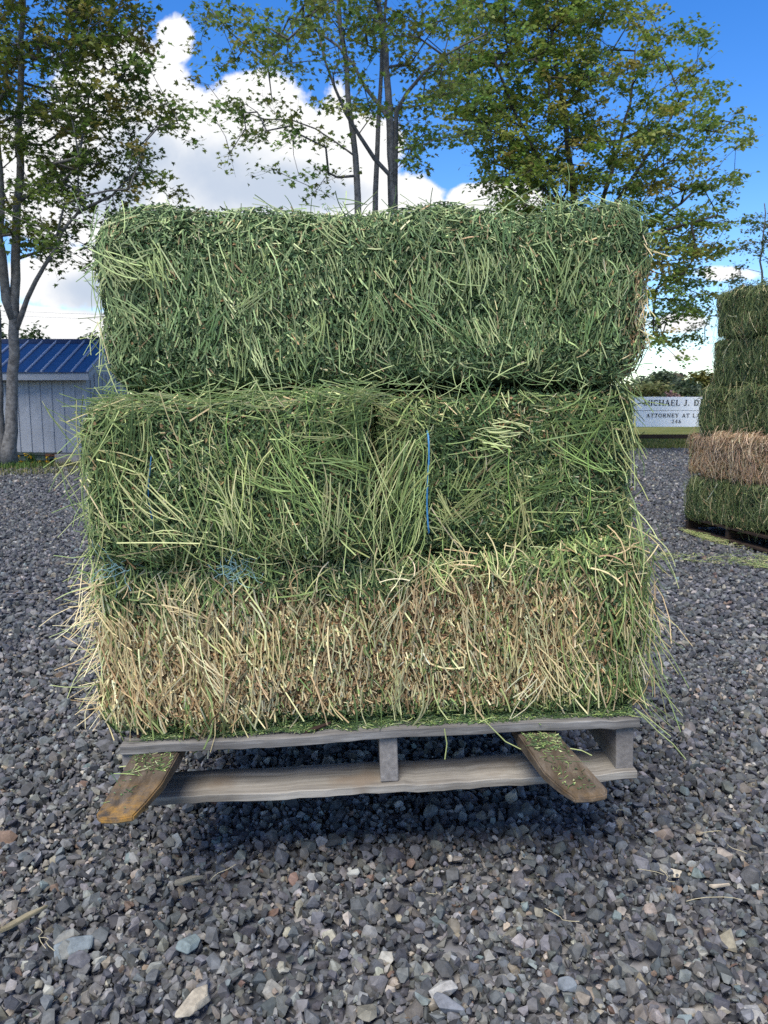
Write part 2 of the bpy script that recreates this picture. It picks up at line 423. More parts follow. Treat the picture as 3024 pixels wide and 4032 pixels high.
def big_rock(px, py, r_, col, label, var, yaw, flat=.55, stretch=1.0):
    p = on_ground(px, py); r = r_ * .6
    P, F = VAR[var]; mb = MB()
    bm = bmesh.new(); vs_ = [bm.verts.new(q) for q in P]
    for f_ in F: bm.faces.new([vs_[i] for i in f_])
    bmesh.ops.bevel(bm, geom=bm.edges[:], offset=.05, segments=1, affect='EDGES')
    bm.transform(Matrix.Diagonal((r * stretch, r, r * flat * 1.4, 1)))
    add_bm(mb, bm, col)
    o = mb.build('rock', M_STONE, M=Matrix.Translation((p[0], p[1], r * flat * .9 + .006)) @ Matrix.Rotation(rad(yaw), 4, 'Z') @ Matrix.Rotation(rad(14), 4, 'X'))
    return setp(o, label, 'rock')
big_rock(285, 3768, .068, (.17, .20, .215), 'long blue-green slate rock on the gravel in the bottom left', 4, 40, .4, 1.35)
big_rock(738, 3762, .052, (.16, .20, .205), 'upright blue-green slate rock on the gravel below the orange-tipped fork', 9, 60, .6, 1.0)
big_rock(760, 3985, .055, (.36, .32, .25), 'elongated buff stone on the gravel at the bottom edge', 13, 55, .5, 1.5)
big_rock(1760, 4000, .055, (.17, .18, .20), 'large grey angular rock on the gravel at the bottom centre', 20, 10, .6, 1.1)
big_rock(2235, 3920, .042, (.15, .17, .19), 'rounded dark grey rock on the gravel at the bottom right', 27, 0, .7, 1.0)
big_rock(310, 3820, .048, (.11, .11, .12), 'dark violet-grey rock touching the long blue-green slate rock', 31, 20, .6, 1.15)

# pale splinters of wood lying on the gravel
def splinter(px, py, L, r, yaw, col, label):
    p = on_ground(px, py); mb = MB(); L *= .62; r *= .7
    g = np.random.default_rng(px)
    pts = [(-.5 * L, -.1 * r, 0), (-.3 * L, -r, 0), (.2 * L, -.85 * r, 0), (.5 * L, -.35 * r, 0), (.44 * L, .3 * r, 0), (.1 * L, .9 * r, 0), (-.25 * L, .75 * r, 0), (-.47 * L, .55 * r, 0)]
    prism(mb, [(a, b, .024 + .05 * a + .002 * g.normal()) for a, b, c in pts], (0, 0, .45 * r + .004), col, bev=.0012)
    return setp(mb.build('stick', M_BARK, M=Matrix.Translation((p[0], p[1], 0)) @ Matrix.Rotation(rad(yaw), 4, 'Z')), label, 'stick')
splinter(100, 3660, .17, .012, 48, (.24, .21, .14), 'broken mossy wood splinter on the gravel near the left edge')
splinter(2830, 3528, .085, .006, 4, (.42, .36, .28), 'short pale stick lying on the gravel at lower right')
splinter(745, 3505, .11, .012, 22, (.24, .22, .17), 'flat greyish wood chip on the gravel below the orange-tipped fork')

# ------------------------------------------------------------------ hay bales
GREEN = [(.22, .30, .105), (.34, .42, .165), (.14, .21, .075), (.48, .52, .24), (.26, .35, .13), (.17, .25, .10), (.41, .47, .19), (.11, .17, .065), (.54, .56, .29), (.36, .36, .17)]
COOLG = [(.25, .34, .16), (.35, .44, .22), (.16, .24, .11), (.47, .54, .29), (.28, .37, .18), (.12, .18, .09), (.42, .50, .24), (.34, .39, .21), (.52, .57, .32)]
LEAFG = [(.060, .105, .045), (.085, .145, .065), (.04, .07, .032), (.12, .19, .09), (.07, .115, .045), (.16, .23, .12), (.05, .085, .04)]
TAN = [(.80, .67, .38), (.72, .57, .31), (.58, .43, .23), (.86, .75, .48), (.76, .65, .34), (.48, .34, .18), (.70, .66, .36)]
BRN = [(.32, .20, .10), (.40, .27, .14), (.25, .15, .075), (.46, .33, .18), (.22, .20, .09)]

GREEN = [(r, g * 1.03, b * .92) for r, g, b in GREEN]; COOLG = [(r, g * 1.03, b * .90) for r, g, b in COOLG]
LEAFG = [(r * 1.03, g * 1.07, b * .96) for r, g, b in LEAFG]
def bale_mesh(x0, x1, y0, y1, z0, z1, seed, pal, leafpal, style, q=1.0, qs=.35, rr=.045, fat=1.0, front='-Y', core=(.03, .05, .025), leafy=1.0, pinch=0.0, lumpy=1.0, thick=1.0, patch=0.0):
    """rounded, lumpy core + leaflets + cut stalks. style(side,u,w,n) -> dict of arrays"""
    mb = MB(); half = np.array([x1 - x0, y1 - y0, z1 - z0]) / 2; cen = np.array([x0 + x1, y0 + y1, z0 + z1]) / 2
    nz, nz2 = Noise2(9, seed), Noise2(26, seed + 1)
    pz = Noise2(16, seed + 2)
    def surf(Q):                       # Q on the unit cube -> position, normal
        P = Q * half; c = np.clip(P, -(half - rr), half - rr); d = P - c
        N = nrm(d); P2 = c + N * rr
        lump = (.017 * nz(P2 + cen) + .007 * nz2(P2 + cen)) * lumpy
        P2 = P2 + N * lump[..., None]
        if pinch: P2[..., 0] *= 1 - pinch * np.clip(.55 - (P2[..., 2] / half[2] + 1) / 2, 0, 1) ** 1.5
        return P2 + cen, N
    sides = [('-X', 0, -1), ('+X', 0, 1), ('-Y', 1, -1), ('+Y', 1, 1), ('-Z', 2, -1), ('+Z', 2, 1)]
    for nm, ax, s in sides:
        a1, a2 = [i for i in range(3) if i != ax]
        n1, n2 = max(6, int(half[a1] * 2 / .022)), max(6, int(half[a2] * 2 / .022))
        g1, g2 = np.meshgrid(np.linspace(-1, 1, n1), np.linspace(-1, 1, n2), indexing='ij')
        Q = np.zeros((n1, n2, 3)); Q[..., ax] = s; Q[..., a1] = g1; Q[..., a2] = g2
        P, N = surf(Q.reshape(-1, 3)); P = P - N * .004
        i = np.arange(n1 * n2).reshape(n1, n2)
        F = np.stack([i[:-1, :-1], i[1:, :-1], i[1:, 1:], i[:-1, 1:]], -1).reshape(-1, 4)
        u = (Q.reshape(-1, 3)[:, 0] + 1) / 2; ww = (Q.reshape(-1, 3)[:, 2] + 1) / 2
        st = style(nm, u, ww, P)
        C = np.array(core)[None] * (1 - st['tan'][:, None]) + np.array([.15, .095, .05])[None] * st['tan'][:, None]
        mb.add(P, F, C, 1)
        area = 4 * half[a1] * half[a2]
        dens = (q if nm == front else q * qs if nm != '-Z' else q * qs * .3)
        st0 = dict(leafy=leafy)
        for kind, per in (('leaf', 24000 * st0['leafy']), ('fine', 15000), ('short', 10500), ('long', 1700)):
            n = int(area * per * dens / fat ** 1.6)
            if n < 4: continue
            Q = np.zeros((n, 3)); Q[:, ax] = s; Q[:, a1] = R.uniform(-1, 1, n); Q[:, a2] = R.uniform(-1, 1, n)
            P, N = surf(Q); st = style(nm, (Q[:, 0] + 1) / 2, (Q[:, 2] + 1) / 2, P)
            if kind == 'long':
                keep = R.uniform(size=n) < st['long']; P, N, Q = P[keep], N[keep], Q[keep]; st = {k: (v[keep] if isinstance(v, np.ndarray) else v) for k, v in st.items()}; n = len(P)
                if n < 4: continue
            if patch and kind in ('fine', 'short', 'long'):      # leafy hollows between stemmy patches
                keep = R.uniform(size=n) < np.clip(1 - patch + .9 * patch * (pz(P) + .45), .12, 1)
                P, N, Q = P[keep], N[keep], Q[keep]; st = {k: v[keep] for k, v in st.items()}; n = len(P)
                if n < 4: continue
            up = np.tile([0, 0, 1.0], (n, 1)) if ax != 2 else np.tile([0, 1.0, 0], (n, 1))
            T1 = nrm(np.cross(up, N)); T2 = np.cross(N, T1)
            tanmask = R.uniform(size=n) < st['tan']
            if kind == 'leaf':
                a = R.uniform(0, 6.28, n)
                D = np.cos(a)[:, None] * T2 + np.sin(a)[:, None] * T1 + N * R.uniform(-.5, .7, n)[:, None]
                C = pick(leafpal, n, .25); C[tanmask] = pick(BRN, tanmask.sum(), .25)
                flakes(mb, P + N * R.uniform(-.002, .010, n)[:, None], D, N, R.uniform(.006, .017, n) * fat, R.uniform(.003, .0085, n) * fat, C)
                continue
            a = R.normal(0, 1, n) * st['spread'] + st['ang']
            tl = R.normal(.02, .16, n)
            if kind == 'fine':
                Lg = R.uniform(.008, .026, n); rd = R.uniform(.0005, .0011, n); off = R.uniform(-.001, .008, n); K = 2
                bend = R.uniform(0, .2, n); a = a + R.normal(0, .4, n)
            elif kind == 'short':
                Lg = R.uniform(.010, .058, n) * st['len']; rd = R.uniform(.0007, .0017, n); off = R.uniform(.001, .011, n); K = 3
                bend = R.uniform(0, .22, n); tl = R.normal(.05, .22, n)
            else:
                Lg = R.uniform(.06, .19, n) * st['len']; rd = R.uniform(.0008, .0017, n); off = R.uniform(.006, .020, n); K = 5
                bend = R.uniform(0, .4, n); tl = R.normal(.02, .10, n)
            if kind != 'fine': rd = rd * thick
            D = np.cos(a)[:, None] * T2 + np.sin(a)[:, None] * T1 + N * tl[:, None]
            C = pick(pal, n, .22); C[tanmask] = pick(TAN if kind != 'fine' else TAN[:4] + BRN[:2], tanmask.sum(), .2)
            od = R.uniform(size=n) < .035; C[od] = pick(TAN + BRN[:2], od.sum(), .2)
            C = np.clip(C * R.uniform(.5, 1.3, n)[:, None], 0, .95)
            strands(mb, P + N * off[:, None], D, N, Lg * fat ** .5, rd * fat, bend, C, K)
    return mb

def strays(mb, P, D, L, r, C, bend=.25):
    n = len(P); N = np.tile([0.1, -1.0, .1], (n, 1))
    strands(mb, P, D, N, L, r, np.full(n, bend) * R.uniform(.2, 1.2, n), C, 5, taper=.7)

def bundles(mb, k, xr_, yr_, zr_, ang0, pal, L0, L1, seed=0):
    """sheaves of parallel stalks lying on a bale's front face"""
    for _ in range(k):
        m = int(R.integers(4, 13)); a = R.normal(*ang0); c = np.array([R.uniform(*xr_), R.uniform(*yr_), R.uniform(*zr_)])
        d = np.array([math.sin(a), R.normal(-.05, .06), math.cos(a)]); side_ = np.array([math.cos(a), 0, -math.sin(a)])
        L = R.uniform(L0, L1)
        P = c + side_[None] * R.normal(0, .014, (m, 1)) + d[None] * R.normal(0, L * .25, (m, 1)) + np.array([0, 1, 0]) * R.normal(0, .004, (m, 1))
        D = d[None] + R.normal(0, .16, (m, 3)) * [1, .4, 1]
        base = pick(pal, 1, .1)[0]
        C = np.clip(base[None] * R.uniform(.75, 1.2, (m, 1)), 0, .95)
        strands(mb, P, D, np.tile([0.05, -1.0, .1], (m, 1)), L * R.uniform(.5, 1.15, m), R.uniform(.0008, .0017, m), R.uniform(0, .3, m), C, 5)

# the stack leans with the forks: right side a little up and a little farther
STACK = Matrix.Translation((0, 1.685, .402)) @ Matrix.Rotation(rad(2.6), 4, 'Z') @ Matrix.Rotation(rad(-2.0), 4, 'Y')
STACK_INV = np.array(STACK.inverted())
def loc(px, py, ylocal):
    """a pixel of the stack's front on the plane y = ylocal of the stack's own frame"""
    o = (STACK_INV @ np.array([0, 0, CAMZ, 1]))[:3]; d = STACK_INV[:3, :3] @ ray(px, py)
    return o + d * ((ylocal - o[1]) / d[1])

tn1, tn2 = Noise2(5.0, 41), Noise2(14.0, 42)
def st_top(side, u, w_, P):
    n = len(u); t = tn1(P) * .4 + tn2(P) * .5
    tan = np.clip(.02 + .04 * (t > .5) + (.45 * (u > .965) * (w_ < .6)), 0, 1)
    mid = (w_ > .22) & (w_ < .72)
    return dict(tan=tan, ang=.35 * t, spread=np.where(mid, .42, .95), long=np.where(mid, .22, .06), len=np.where(mid, 1.0, .8))
def st_ml(side, u, w_, P):
    t = tn1(P) * .5 + tn2(P) * .5
    top = w_ > .86
    return dict(tan=np.clip(.05 + .12 * (t > .4), 0, 1), ang=np.where(top, 1.35, .7 * t), spread=np.where(top, .5, .75), long=np.full(len(u), .38), len=np.full(len(u), 1.0))
def st_mr(side, u, w_, P):
    t = tn1(P) * .5 + tn2(P) * .5
    return dict(tan=np.clip(.05 + .08 * (t > .5), 0, 1), ang=.9 * t, spread=np.full(len(u), .95), long=np.full(len(u), .30), len=np.full(len(u), 1.0))
def st_bot(side, u, w_, P):
    t = tn1(P) * .45 + tn2(P) * .45
    edge_ = np.minimum(np.clip((.93 - w_ + .12 * t) / .16, 0, 1), np.clip((w_ - .03 + .07 * t) / .12, 0, 1))
    right = np.clip((.93 - u + .05 * t) / .10, 0, 1)
    tan = np.clip(edge_ * (.35 + .65 * right) * (.86 + .25 * t), .05, .97)
    return dict(tan=tan, ang=.25 * t, spread=np.where(w_ > .82, .95, .36), long=np.where(u < .3, 1.0, np.where(u > .84, 1.0, .55)), len=np.where((u < .3) | (u > .84), .95, .72))

def put(mbx, name, label, group=None, M=STACK):
    o = mbx.build(name, [M_STRAW, M_CORE], M=M)
    return setp(o, label, 'hay bale', group)
GRP = 'hay bales stacked on the grey pallet'

# bottom bale, cut straw side out
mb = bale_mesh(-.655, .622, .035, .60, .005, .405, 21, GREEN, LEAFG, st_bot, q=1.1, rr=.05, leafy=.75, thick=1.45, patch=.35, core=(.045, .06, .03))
n = 170   # left end: pale stalks that hang out of the end
P = np.stack([R.uniform(-.70, -.63, n), R.uniform(.03, .30, n), R.uniform(.04, .37, n)], -1)
D = np.stack([-np.abs(R.normal(.55, .4, n)), -R.uniform(0, .5, n), R.normal(-.55, .45, n)], -1)
strays(mb, P, D, R.uniform(.06, .16, n), R.uniform(.0008, .0016, n), pick(TAN[:4] + [(.42, .48, .2)], n), .45)
n = 260   # right end: long green and straw stalks falling outward
P = np.stack([R.uniform(.56, .66, n), R.uniform(.0, .30, n), R.uniform(.04, .42, n)], -1)
D = np.stack([np.abs(R.normal(.32, .28, n)), -R.uniform(0, .35, n), -R.uniform(.5, 1.1, n)], -1)
strays(mb, P, D, R.uniform(.08, .24, n), R.uniform(.0008, .0016, n), pick(GREEN + TAN[:3], n), .35)
n = 360   # green stems falling over the upper edge
P = np.stack([R.uniform(-.64, .62, n), R.uniform(.0, .05, n), R.uniform(.33, .42, n)], -1)
D = np.stack([R.normal(0, .5, n), -R.uniform(0, .4, n), R.normal(-.3, .6, n)], -1)
strays(mb, P, D, R.uniform(.03, .10, n), R.uniform(.001, .002, n), pick(GREEN + TAN, n), .35)
bundles(mb, 40, (-.63, .60), (.0, .02), (.05, .36), (0, .4), TAN[:5] + [(.50, .52, .26)], .05, .15)
b_bot = put(mb, 'hay_bale', 'straw-tan cut hay bale lying on the grey pallet boards, bottom of the stack', GRP)

# the two bales of the middle layer, ends out
mb = bale_mesh(-.638, -.005, -.015, 1.13, .41, .772, 31, GREEN, LEAFG, st_ml, q=.95, qs=.3, rr=.06, leafy=1.2, patch=.4, thick=1.15)
n = 130
P = np.stack([R.uniform(-.66, -.58, n), R.uniform(-.03, .3, n), R.uniform(.43, .76, n)], -1)
D = np.stack([-np.abs(R.normal(.5, .35, n)), -R.uniform(0, .6, n), R.normal(-.45, .6, n)], -1)
strays(mb, P, D, R.uniform(.06, .18, n), R.uniform(.0008, .0015, n), pick(GREEN, n), .4)
n = 120   # hanging skirt of long stems
P = np.stack([R.uniform(-.64, .06, n), R.uniform(-.045, -.025, n), R.uniform(.46, .72, n)], -1)
D = np.stack([R.normal(.1, .35, n), R.normal(-.02, .08, n), -np.ones(n)], -1)
strays(mb, P, D, R.uniform(.10, .26, n), R.uniform(.0008, .0016, n), pick(GREEN + [(.42, .48, .2), (.5, .46, .24)], n), .3)
n = 300   # top shelf: pale stems lying along the ledge
P = np.stack([R.uniform(-.62, .02, n), R.uniform(-.03, .05, n), R.uniform(.750, .785, n)], -1)
D = np.stack([np.ones(n), R.normal(0, .7, n), R.normal(0, .22, n)], -1)
strays(mb, P, D, R.uniform(.03, .15, n), R.uniform(.0008, .0015, n), pick([(.34, .44, .17), (.42, .50, .22), (.26, .36, .13), (.48, .50, .25), (.20, .29, .10)], n), .2)
bundles(mb, 34, (-.62, -.02), (-.05, -.032), (.46, .74), (0, .8), GREEN, .06, .16)
b_ml = put(mb, 'hay_bale', 'shaggy leafy green bale, left of the middle layer, jutting forward under a pale ledge', GRP)
mb = bale_mesh(.005, .596, .055, 1.13, .41, .765, 33, GREEN, LEAFG, st_mr, q=1.0, qs=.3, rr=.05, leafy=1.2, patch=.4, thick=1.15)
n = 120
P = np.stack([R.uniform(.55, .61, n), R.uniform(.0, .3, n), R.uniform(.42, .77, n)], -1)
D = np.stack([np.abs(R.normal(.35, .3, n)), -R.uniform(0, .5, n), -R.uniform(.3, 1.0, n)], -1)
strays(mb, P, D, R.uniform(.05, .18, n), R.uniform(.001, .0017, n), pick(GREEN, n), .4)
n = 75   # a sweep of stems combed down left of the blue twine
P = np.stack([R.uniform(.0, .10, n), R.uniform(.005, .03, n), R.uniform(.44, .62, n)], -1)
D = np.stack([-R.uniform(.15, .55, n), R.normal(0, .1, n), -np.ones(n)], -1)
strays(mb, P, D, R.uniform(.10, .22, n), R.uniform(.0009, .0017, n), pick(GREEN + [(.40, .50, .2)], n), .5)
bundles(mb, 26, (.03, .58), (.022, .038), (.45, .74), (0, 1.0), GREEN, .05, .15)
b_mr = put(mb, 'hay_bale', 'leafy green bale, right of the middle layer, set back, with a bright blue twine', GRP)

# top bale
mb = bale_mesh(-.592, .617, .04, .60, .778, 1.172, 35, COOLG, LEAFG, st_top, q=1.2, qs=.32, rr=.085, leafy=1.3, pinch=.065, thick=1.25, patch=.25)
n = 110   # right end: bleached stalks poking out and down
P = np.stack([R.uniform(.57, .63, n), R.uniform(.03, .3, n), R.uniform(.82, 1.12, n)], -1)
D = np.stack([np.abs(R.normal(.6, .3, n)), -R.uniform(0, .5, n), R.normal(-.75, .5, n)], -1)
strays(mb, P, D, R.uniform(.05, .15, n), R.uniform(.0011, .0018, n), pick(TAN[:5] + [(.36, .42, .22)], n), .2)
n = 110   # left end
P = np.stack([R.uniform(-.60, -.56, n), R.uniform(.03, .3, n), R.uniform(.82, 1.16, n)], -1)
D = np.stack([-np.abs(R.normal(.35, .3, n)), -R.uniform(0, .5, n), R.normal(-.5, .8, n)], -1)
strays(mb, P, D, R.uniform(.04, .13, n), R.uniform(.0009, .0016, n), pick(COOLG, n), .3)
n = 330   # stalks over the top edge
P = np.stack([R.uniform(-.57, .60, n), R.uniform(.02, .25, n), R.uniform(1.152, 1.182, n)], -1)
D = np.stack([R.normal(0, .8, n), -R.uniform(0, .7, n), R.normal(.05, .38, n)], -1)
strays(mb, P, D, R.uniform(.03, .085, n), R.uniform(.0008, .0016, n), pick(COOLG, n), .15)
n = 150   # lower edge
P = np.stack([R.uniform(-.57, .60, n), R.uniform(.02, .06, n), R.uniform(.775, .82, n)], -1)
D = np.stack([R.normal(0, .8, n), -R.uniform(0, .5, n), R.normal(-.3, .4, n)], -1)
strays(mb, P, D, R.uniform(.03, .10, n), R.uniform(.0008, .0016, n), pick(COOLG, n), .15)
bundles(mb, 60, (-.57, .58), (.012, .026), (.82, 1.13), (0, .55), COOLG, .03, .10)
b_top = put(mb, 'hay_bale', 'long grey-green chopped alfalfa bale on top of the stack against the sky', GRP)

# back row of the same stack
for zz0, zz1, c_ in ((.005, .405, GREEN), (.79, 1.16, COOLG)):
    mb = bale_mesh(-.60, .58, .615, 1.15, zz0, zz1, int(zz1 * 100), c_, LEAFG, st_mr, q=.3, qs=.8, rr=.05, fat=1.7, front='+Y')
    put(mb, 'hay_bale', 'green hay bale in the hidden back row of the near stack', 'back row of the near hay stack')

# twine of the middle bales
def twine(parent, p_from, p_to, y, col, r=.0017, sway=.004):
    a, b = loc(*p_from, y), loc(*p_to, y); t = np.linspace(0, 1, 14)
    pts = a[None] * (1 - t[:, None]) + b[None] * t[:, None]
    pts[:, 1] -= .006 * np.sin(t * np.pi) ; pts[:, 0] += sway * np.sin(t * 5 + a[0] * 9)
    pts = np.vstack([pts[0] + [0, .03, .01], pts, pts[-1] + [0, .03, -.01]])
    mb = MB(); tube(mb, pts, r if col != LIME else .0011, 5, col); o = mb.build('twine', M_TWINE, smooth=True); o.parent = parent; return o
BLUE, LIME = (.05, .22, .45), (.22, .38, .08)
setp(twine(b_ml, (588, 1800), (600, 2070), -.030, (.03, .13, .26)), 'blue plastic twine')
setp(twine(b_ml, (897, 1640), (903, 1880), -.036, LIME), 'lime green twine')
setp(twine(b_ml, (1212, 1570), (1214, 1800), -.036, LIME), 'lime green twine')
setp(twine(b_mr, (1680, 1715), (1690, 2095), .022, (.07, .26, .50), .0022), 'bright blue plastic twine')
setp(twine(b_mr, (2002, 1775), (2012, 2070), .022, LIME), 'lime green twine')
setp(twine(b_mr, (2322, 1780), (2312, 2050), .022, LIME), 'lime green twine')

# frayed knots of blue twine between the middle and bottom layers
def knot(px, py, label, nn):
    c = loc(px, py, -.012); mb = MB(); g = np.random.default_rng(px)
    for _ in range(nn):
        p = c + g.normal(0, .012, 3) * [1, .4, .8]; pts = [p]
        d = nrm(g.normal(size=3) * [1, .3, 1] + [0, 0, -.5])
        for k in range(6):
            d = nrm(d + g.normal(0, .5, 3) * [1, .4, 1]); p = p + d * g.uniform(.006, .013); pts.append(p)
        tube(mb, pts, .00045, 3, (.26, .45, .50))
    o = mb.build('twine_knot', M_TWINE, M=STACK); return setp(o, label, 'twine')
knot(455, 2225, 'frayed light blue twine end at the left, on top of the straw-tan bottom bale', 16)
knot(925, 2240, 'larger frayed tuft of light blue twine hanging over the straw-tan bale, right of another tuft', 26)

# ------------------------------------------------------------------ lifted pallet (grey) and fork tines
pal = empty('pallet', STACK)
setp(pal, 'weathered grey wooden pallet raised on two fork tines, carrying the near hay stack', 'pallet')
rp_ = random.Random(3)
def board(parent, name, m, x0, x1, y0, y1, z0, z1, warp=0.0, bev=.0015, seed=0):
    """a plank with slight warp, built as a strip so that its edge is not dead straight"""
    g = np.random.default_rng(seed); k = 40; mb = MB()
    xs = np.linspace(x0, x1, k); ph = g.uniform(0, 6, 3)
    dz = warp * np.sin((xs - x0) / (x1 - x0) * np.pi * 2 + ph[0]) + .0012 * np.sin(xs * 17 + ph[1]) + .0011 * g.normal(size=k)
    dy = .0015 * np.sin(xs * 9 + ph[2]) + .0008 * g.normal(size=k)
    c = bev
    prof = lambda dy_, dz_: [(y0 + dy_, z0 + dz_ + c), (y0 + dy_ + c, z0 + dz_), (y1, z0 + dz_), (y1, z1 + dz_), (y0 + dy_ + c, z1 + dz_), (y0 + dy_, z1 + dz_ - c)]
    V = np.array([[(x, a, b) for a, b in prof(p, q)] for x, p, q in zip(xs, dy, dz)])
    V[0, :, 0] += g.uniform(-.004, .004); n = 6
    F = [[i * n + j, (i + 1) * n + j, (i + 1) * n + (j + 1) % n, i * n + (j + 1) % n] for i in range(k - 1) for j in range(n)]
    base = mb.n; mb.add(V, F)
    mb.F.append(np.array([list(range(n)), [(k - 1) * n + j for j in range(n)][::-1]])); mb.M.append(np.zeros(2, int))
    o = mb.build(name, m, parent); return o
yb = 0.0
for i in range(7):
    wd = .125 if i == 0 else .10
    board(pal, 'deck_board', M_PALLET, -.604 + rp_.uniform(-.003, .003) * (i > 0), .598 + rp_.uniform(-.004, .004), yb, yb + wd, -.021, 0.0, .003 if i == 0 else .001, seed=i)
    yb += wd + .055 + (.0 if i else -.01)
for i, y in enumerate((-.004, .48, .985)):
    board(pal, 'bottom_board', M_LOWER, -.598, .592, y, y + .125, -.149, -.130, .001, seed=20 + i)
for x in (-.582, .0095, .568):
    mb = MB(); box(mb, x - .021, x + .021, .012, 1.10, -.1295, -.0215, bev=.002)
    mb.build('stringer', M_PALLET_Y, pal)

m_fork, f_nt, f_b = mat('worn_fork_steel')
ftc = node(f_nt, 'ShaderNodeTexCoord'); fmp = node(f_nt, 'ShaderNodeMapping'); fmp.inputs['Scale'].default_value = (22, 5, 22)
f_nt.links.new(ftc.outputs['Object'], fmp.inputs['Vector'])
fn = node(f_nt, 'ShaderNodeTexNoise', i_Scale=2.0, i_Detail=8.0, i_Roughness=.7); f_nt.links.new(fmp.outputs[0], fn.inputs['Vector'])
fr = ramp(f_nt, [(.25, (.035, .027, .02)), (.45, (.09, .068, .048)), (.6, (.15, .12, .092)), (.78, (.28, .25, .22))], fn.outputs['Fac'])
fat_ = node(f_nt, 'ShaderNodeAttribute', attribute_name='Col')
fn2 = node(f_nt, 'ShaderNodeTexNoise', i_Scale=20.0, i_Detail=6.0, i_Roughness=.7); f_nt.links.new(ftc.outputs['Object'], fn2.inputs['Vector'])
fsep = node(f_nt, 'ShaderNodeSeparateColor'); f_nt.links.new(fat_.outputs['Color'], fsep.inputs[0])
fm = f_nt.nodes.new('ShaderNodeMath'); fm.operation = 'MULTIPLY'; f_nt.links.new(fsep.outputs[0], fm.inputs[0])
fr2 = ramp(f_nt, [(.44, (0, 0, 0)), (.66, (1, 1, 1))], fn2.outputs['Fac']); f_nt.links.new(fr2.outputs[0], fm.inputs[1])
f_nt.links.new(mixc(f_nt, fr.outputs[0], (.46, .25, .05), fm.outputs[0]), f_b.inputs['Base Color'])
f_b.inputs['Metallic'].default_value = .15; f_b.inputs['Roughness'].default_value = .55
fbp = node(f_nt, 'ShaderNodeBump', i_Strength=.25, i_Distance=.002); f_nt.links.new(fn.outputs['Fac'], fbp.inputs['Height']); f_nt.links.new(fbp.outputs[0], f_b.inputs['Normal'])

def plane_pt(px, py, z):     # stack-frame point on the fork's top face
    o = (STACK_INV @ np.array([0, 0, CAMZ, 1]))[:3]; d = STACK_INV[:3, :3] @ ray(px, py)
    return o + d * ((z - o[2]) / d[2])
def fork(name_parent, outline_px, paint, label):
    zt = -.026
    front = [plane_pt(px, py, zt) for px, py in outline_px]
    a, b = front[0], front[-1]
    back = [np.array([b[0], 1.15, zt]), np.array([a[0], 1.15, zt])]
    outl = front + back
    bm = bmesh.new()
    n = len(outl)
    ymin = min(p[1] for p in front)
    th = lambda p: .012 + .026 * min(1, max(0, (p[1] - ymin) / .35))
    top = [bm.verts.new(p) for p in outl]; bot = [bm.verts.new(np.array(p) - [0, 0, th(p)]) for p in outl]
    bm.faces.new(top); bm.faces.new(bot[::-1])
    for i in range(n): bm.faces.new([top[i], bot[i], bot[(i + 1) % n], top[(i + 1) % n]])
    bmesh.ops.recalc_face_normals(bm, faces=bm.faces[:])
    bmesh.ops.bevel(bm, geom=[e for e in bm.edges], offset=.003, segments=2, affect='EDGES')
    # slice across so that worn paint can follow the length
    for y in np.linspace(ymin + .01, ymin + .30, 14):
        g = bm.verts[:] + bm.edges[:] + bm.faces[:]
        bmesh.ops.bisect_plane(bm, geom=g, plane_co=(0, y, 0), plane_no=(0, 1, 0))
    mb = MB(); V = np.array([v.co[:] for v in bm.verts])
    c = np.clip(1 - (V[:, 1] - ymin) / .17, 0, 1) ** 1.1 * paint
    add_bm(mb, bm, np.stack([c, c, c], -1))
    o = mb.build('fork_tine', m_fork, name_parent)
    return setp(o, label)
lift = empty('pallet_forks', STACK)
setp(lift, 'pair of worn steel lifting fork tines poking out under the grey pallet', 'lifting forks')
fork(lift, [(524, 2965), (378, 3205), (392, 3222), (450, 3224), (524, 3212), (574, 3160), (640, 3080), (704, 2965)], 1.0, 'left tine with yellow-orange paint worn on its tip')
fork(lift, [(2040, 2888), (2140, 3040), (2198, 3095), (2262, 3142), (2330, 3140), (2388, 3128), (2392, 3105), (2196, 2888)], .18, 'brown right tine strewn with hay scraps')

# chaff on the deck edge and on the tines
def chaff(mb, P, s=1.0, pal=None, per_long=.08, up=(0, 0, 1)):
    n = len(P); pal = pal or GREEN[:6] + LEAFG + LEAFG + [(.42, .46, .24)]
    a = R.uniform(0, 6.28, n); N = np.tile(np.array(up, float), (n, 1))
    D = np.stack([np.cos(a), np.sin(a), R.normal(0, .12, n)], -1)
    k = R.uniform(size=n) < .5
    flakes(mb, P[k], D[k], N[k], R.uniform(.005, .012, k.sum()) * s, R.uniform(.002, .005, k.sum()) * s, pick(pal, k.sum()))
    k = ~k; L = R.uniform(.006, .02, k.sum()) * s; lg = R.uniform(size=k.sum()) < per_long; L[lg] *= 3.5
    strands(mb, P[k], D[k], N[k], L, R.uniform(.0006, .0012, k.sum()) * s, R.uniform(0, .3, k.sum()), pick(pal, k.sum()), 3)
mb = MB()
n = 9500
x = R.uniform(-.56, .595, n); y = .004 + .075 * R.uniform(0, 1, n) ** .9; keep = (R.uniform(size=n) < np.clip(.35 + y * 20, 0, 1)) & (y > .004 + .010 * (1 + tn2(np.stack([x, x, x], -1) * 2)))
P = np.stack([x, y, R.uniform(.001, .006, n) + np.clip(y - .03, 0, 1) * R.uniform(0, .5, n)], -1)[keep]
chaff(mb, P, 1.0)
setp(mb.build('hay_chaff', M_STRAW, M=STACK), 'green hay chaff spilled along the front edge of the grey pallet', 'hay chaff', kind='stuff')
mb = MB()
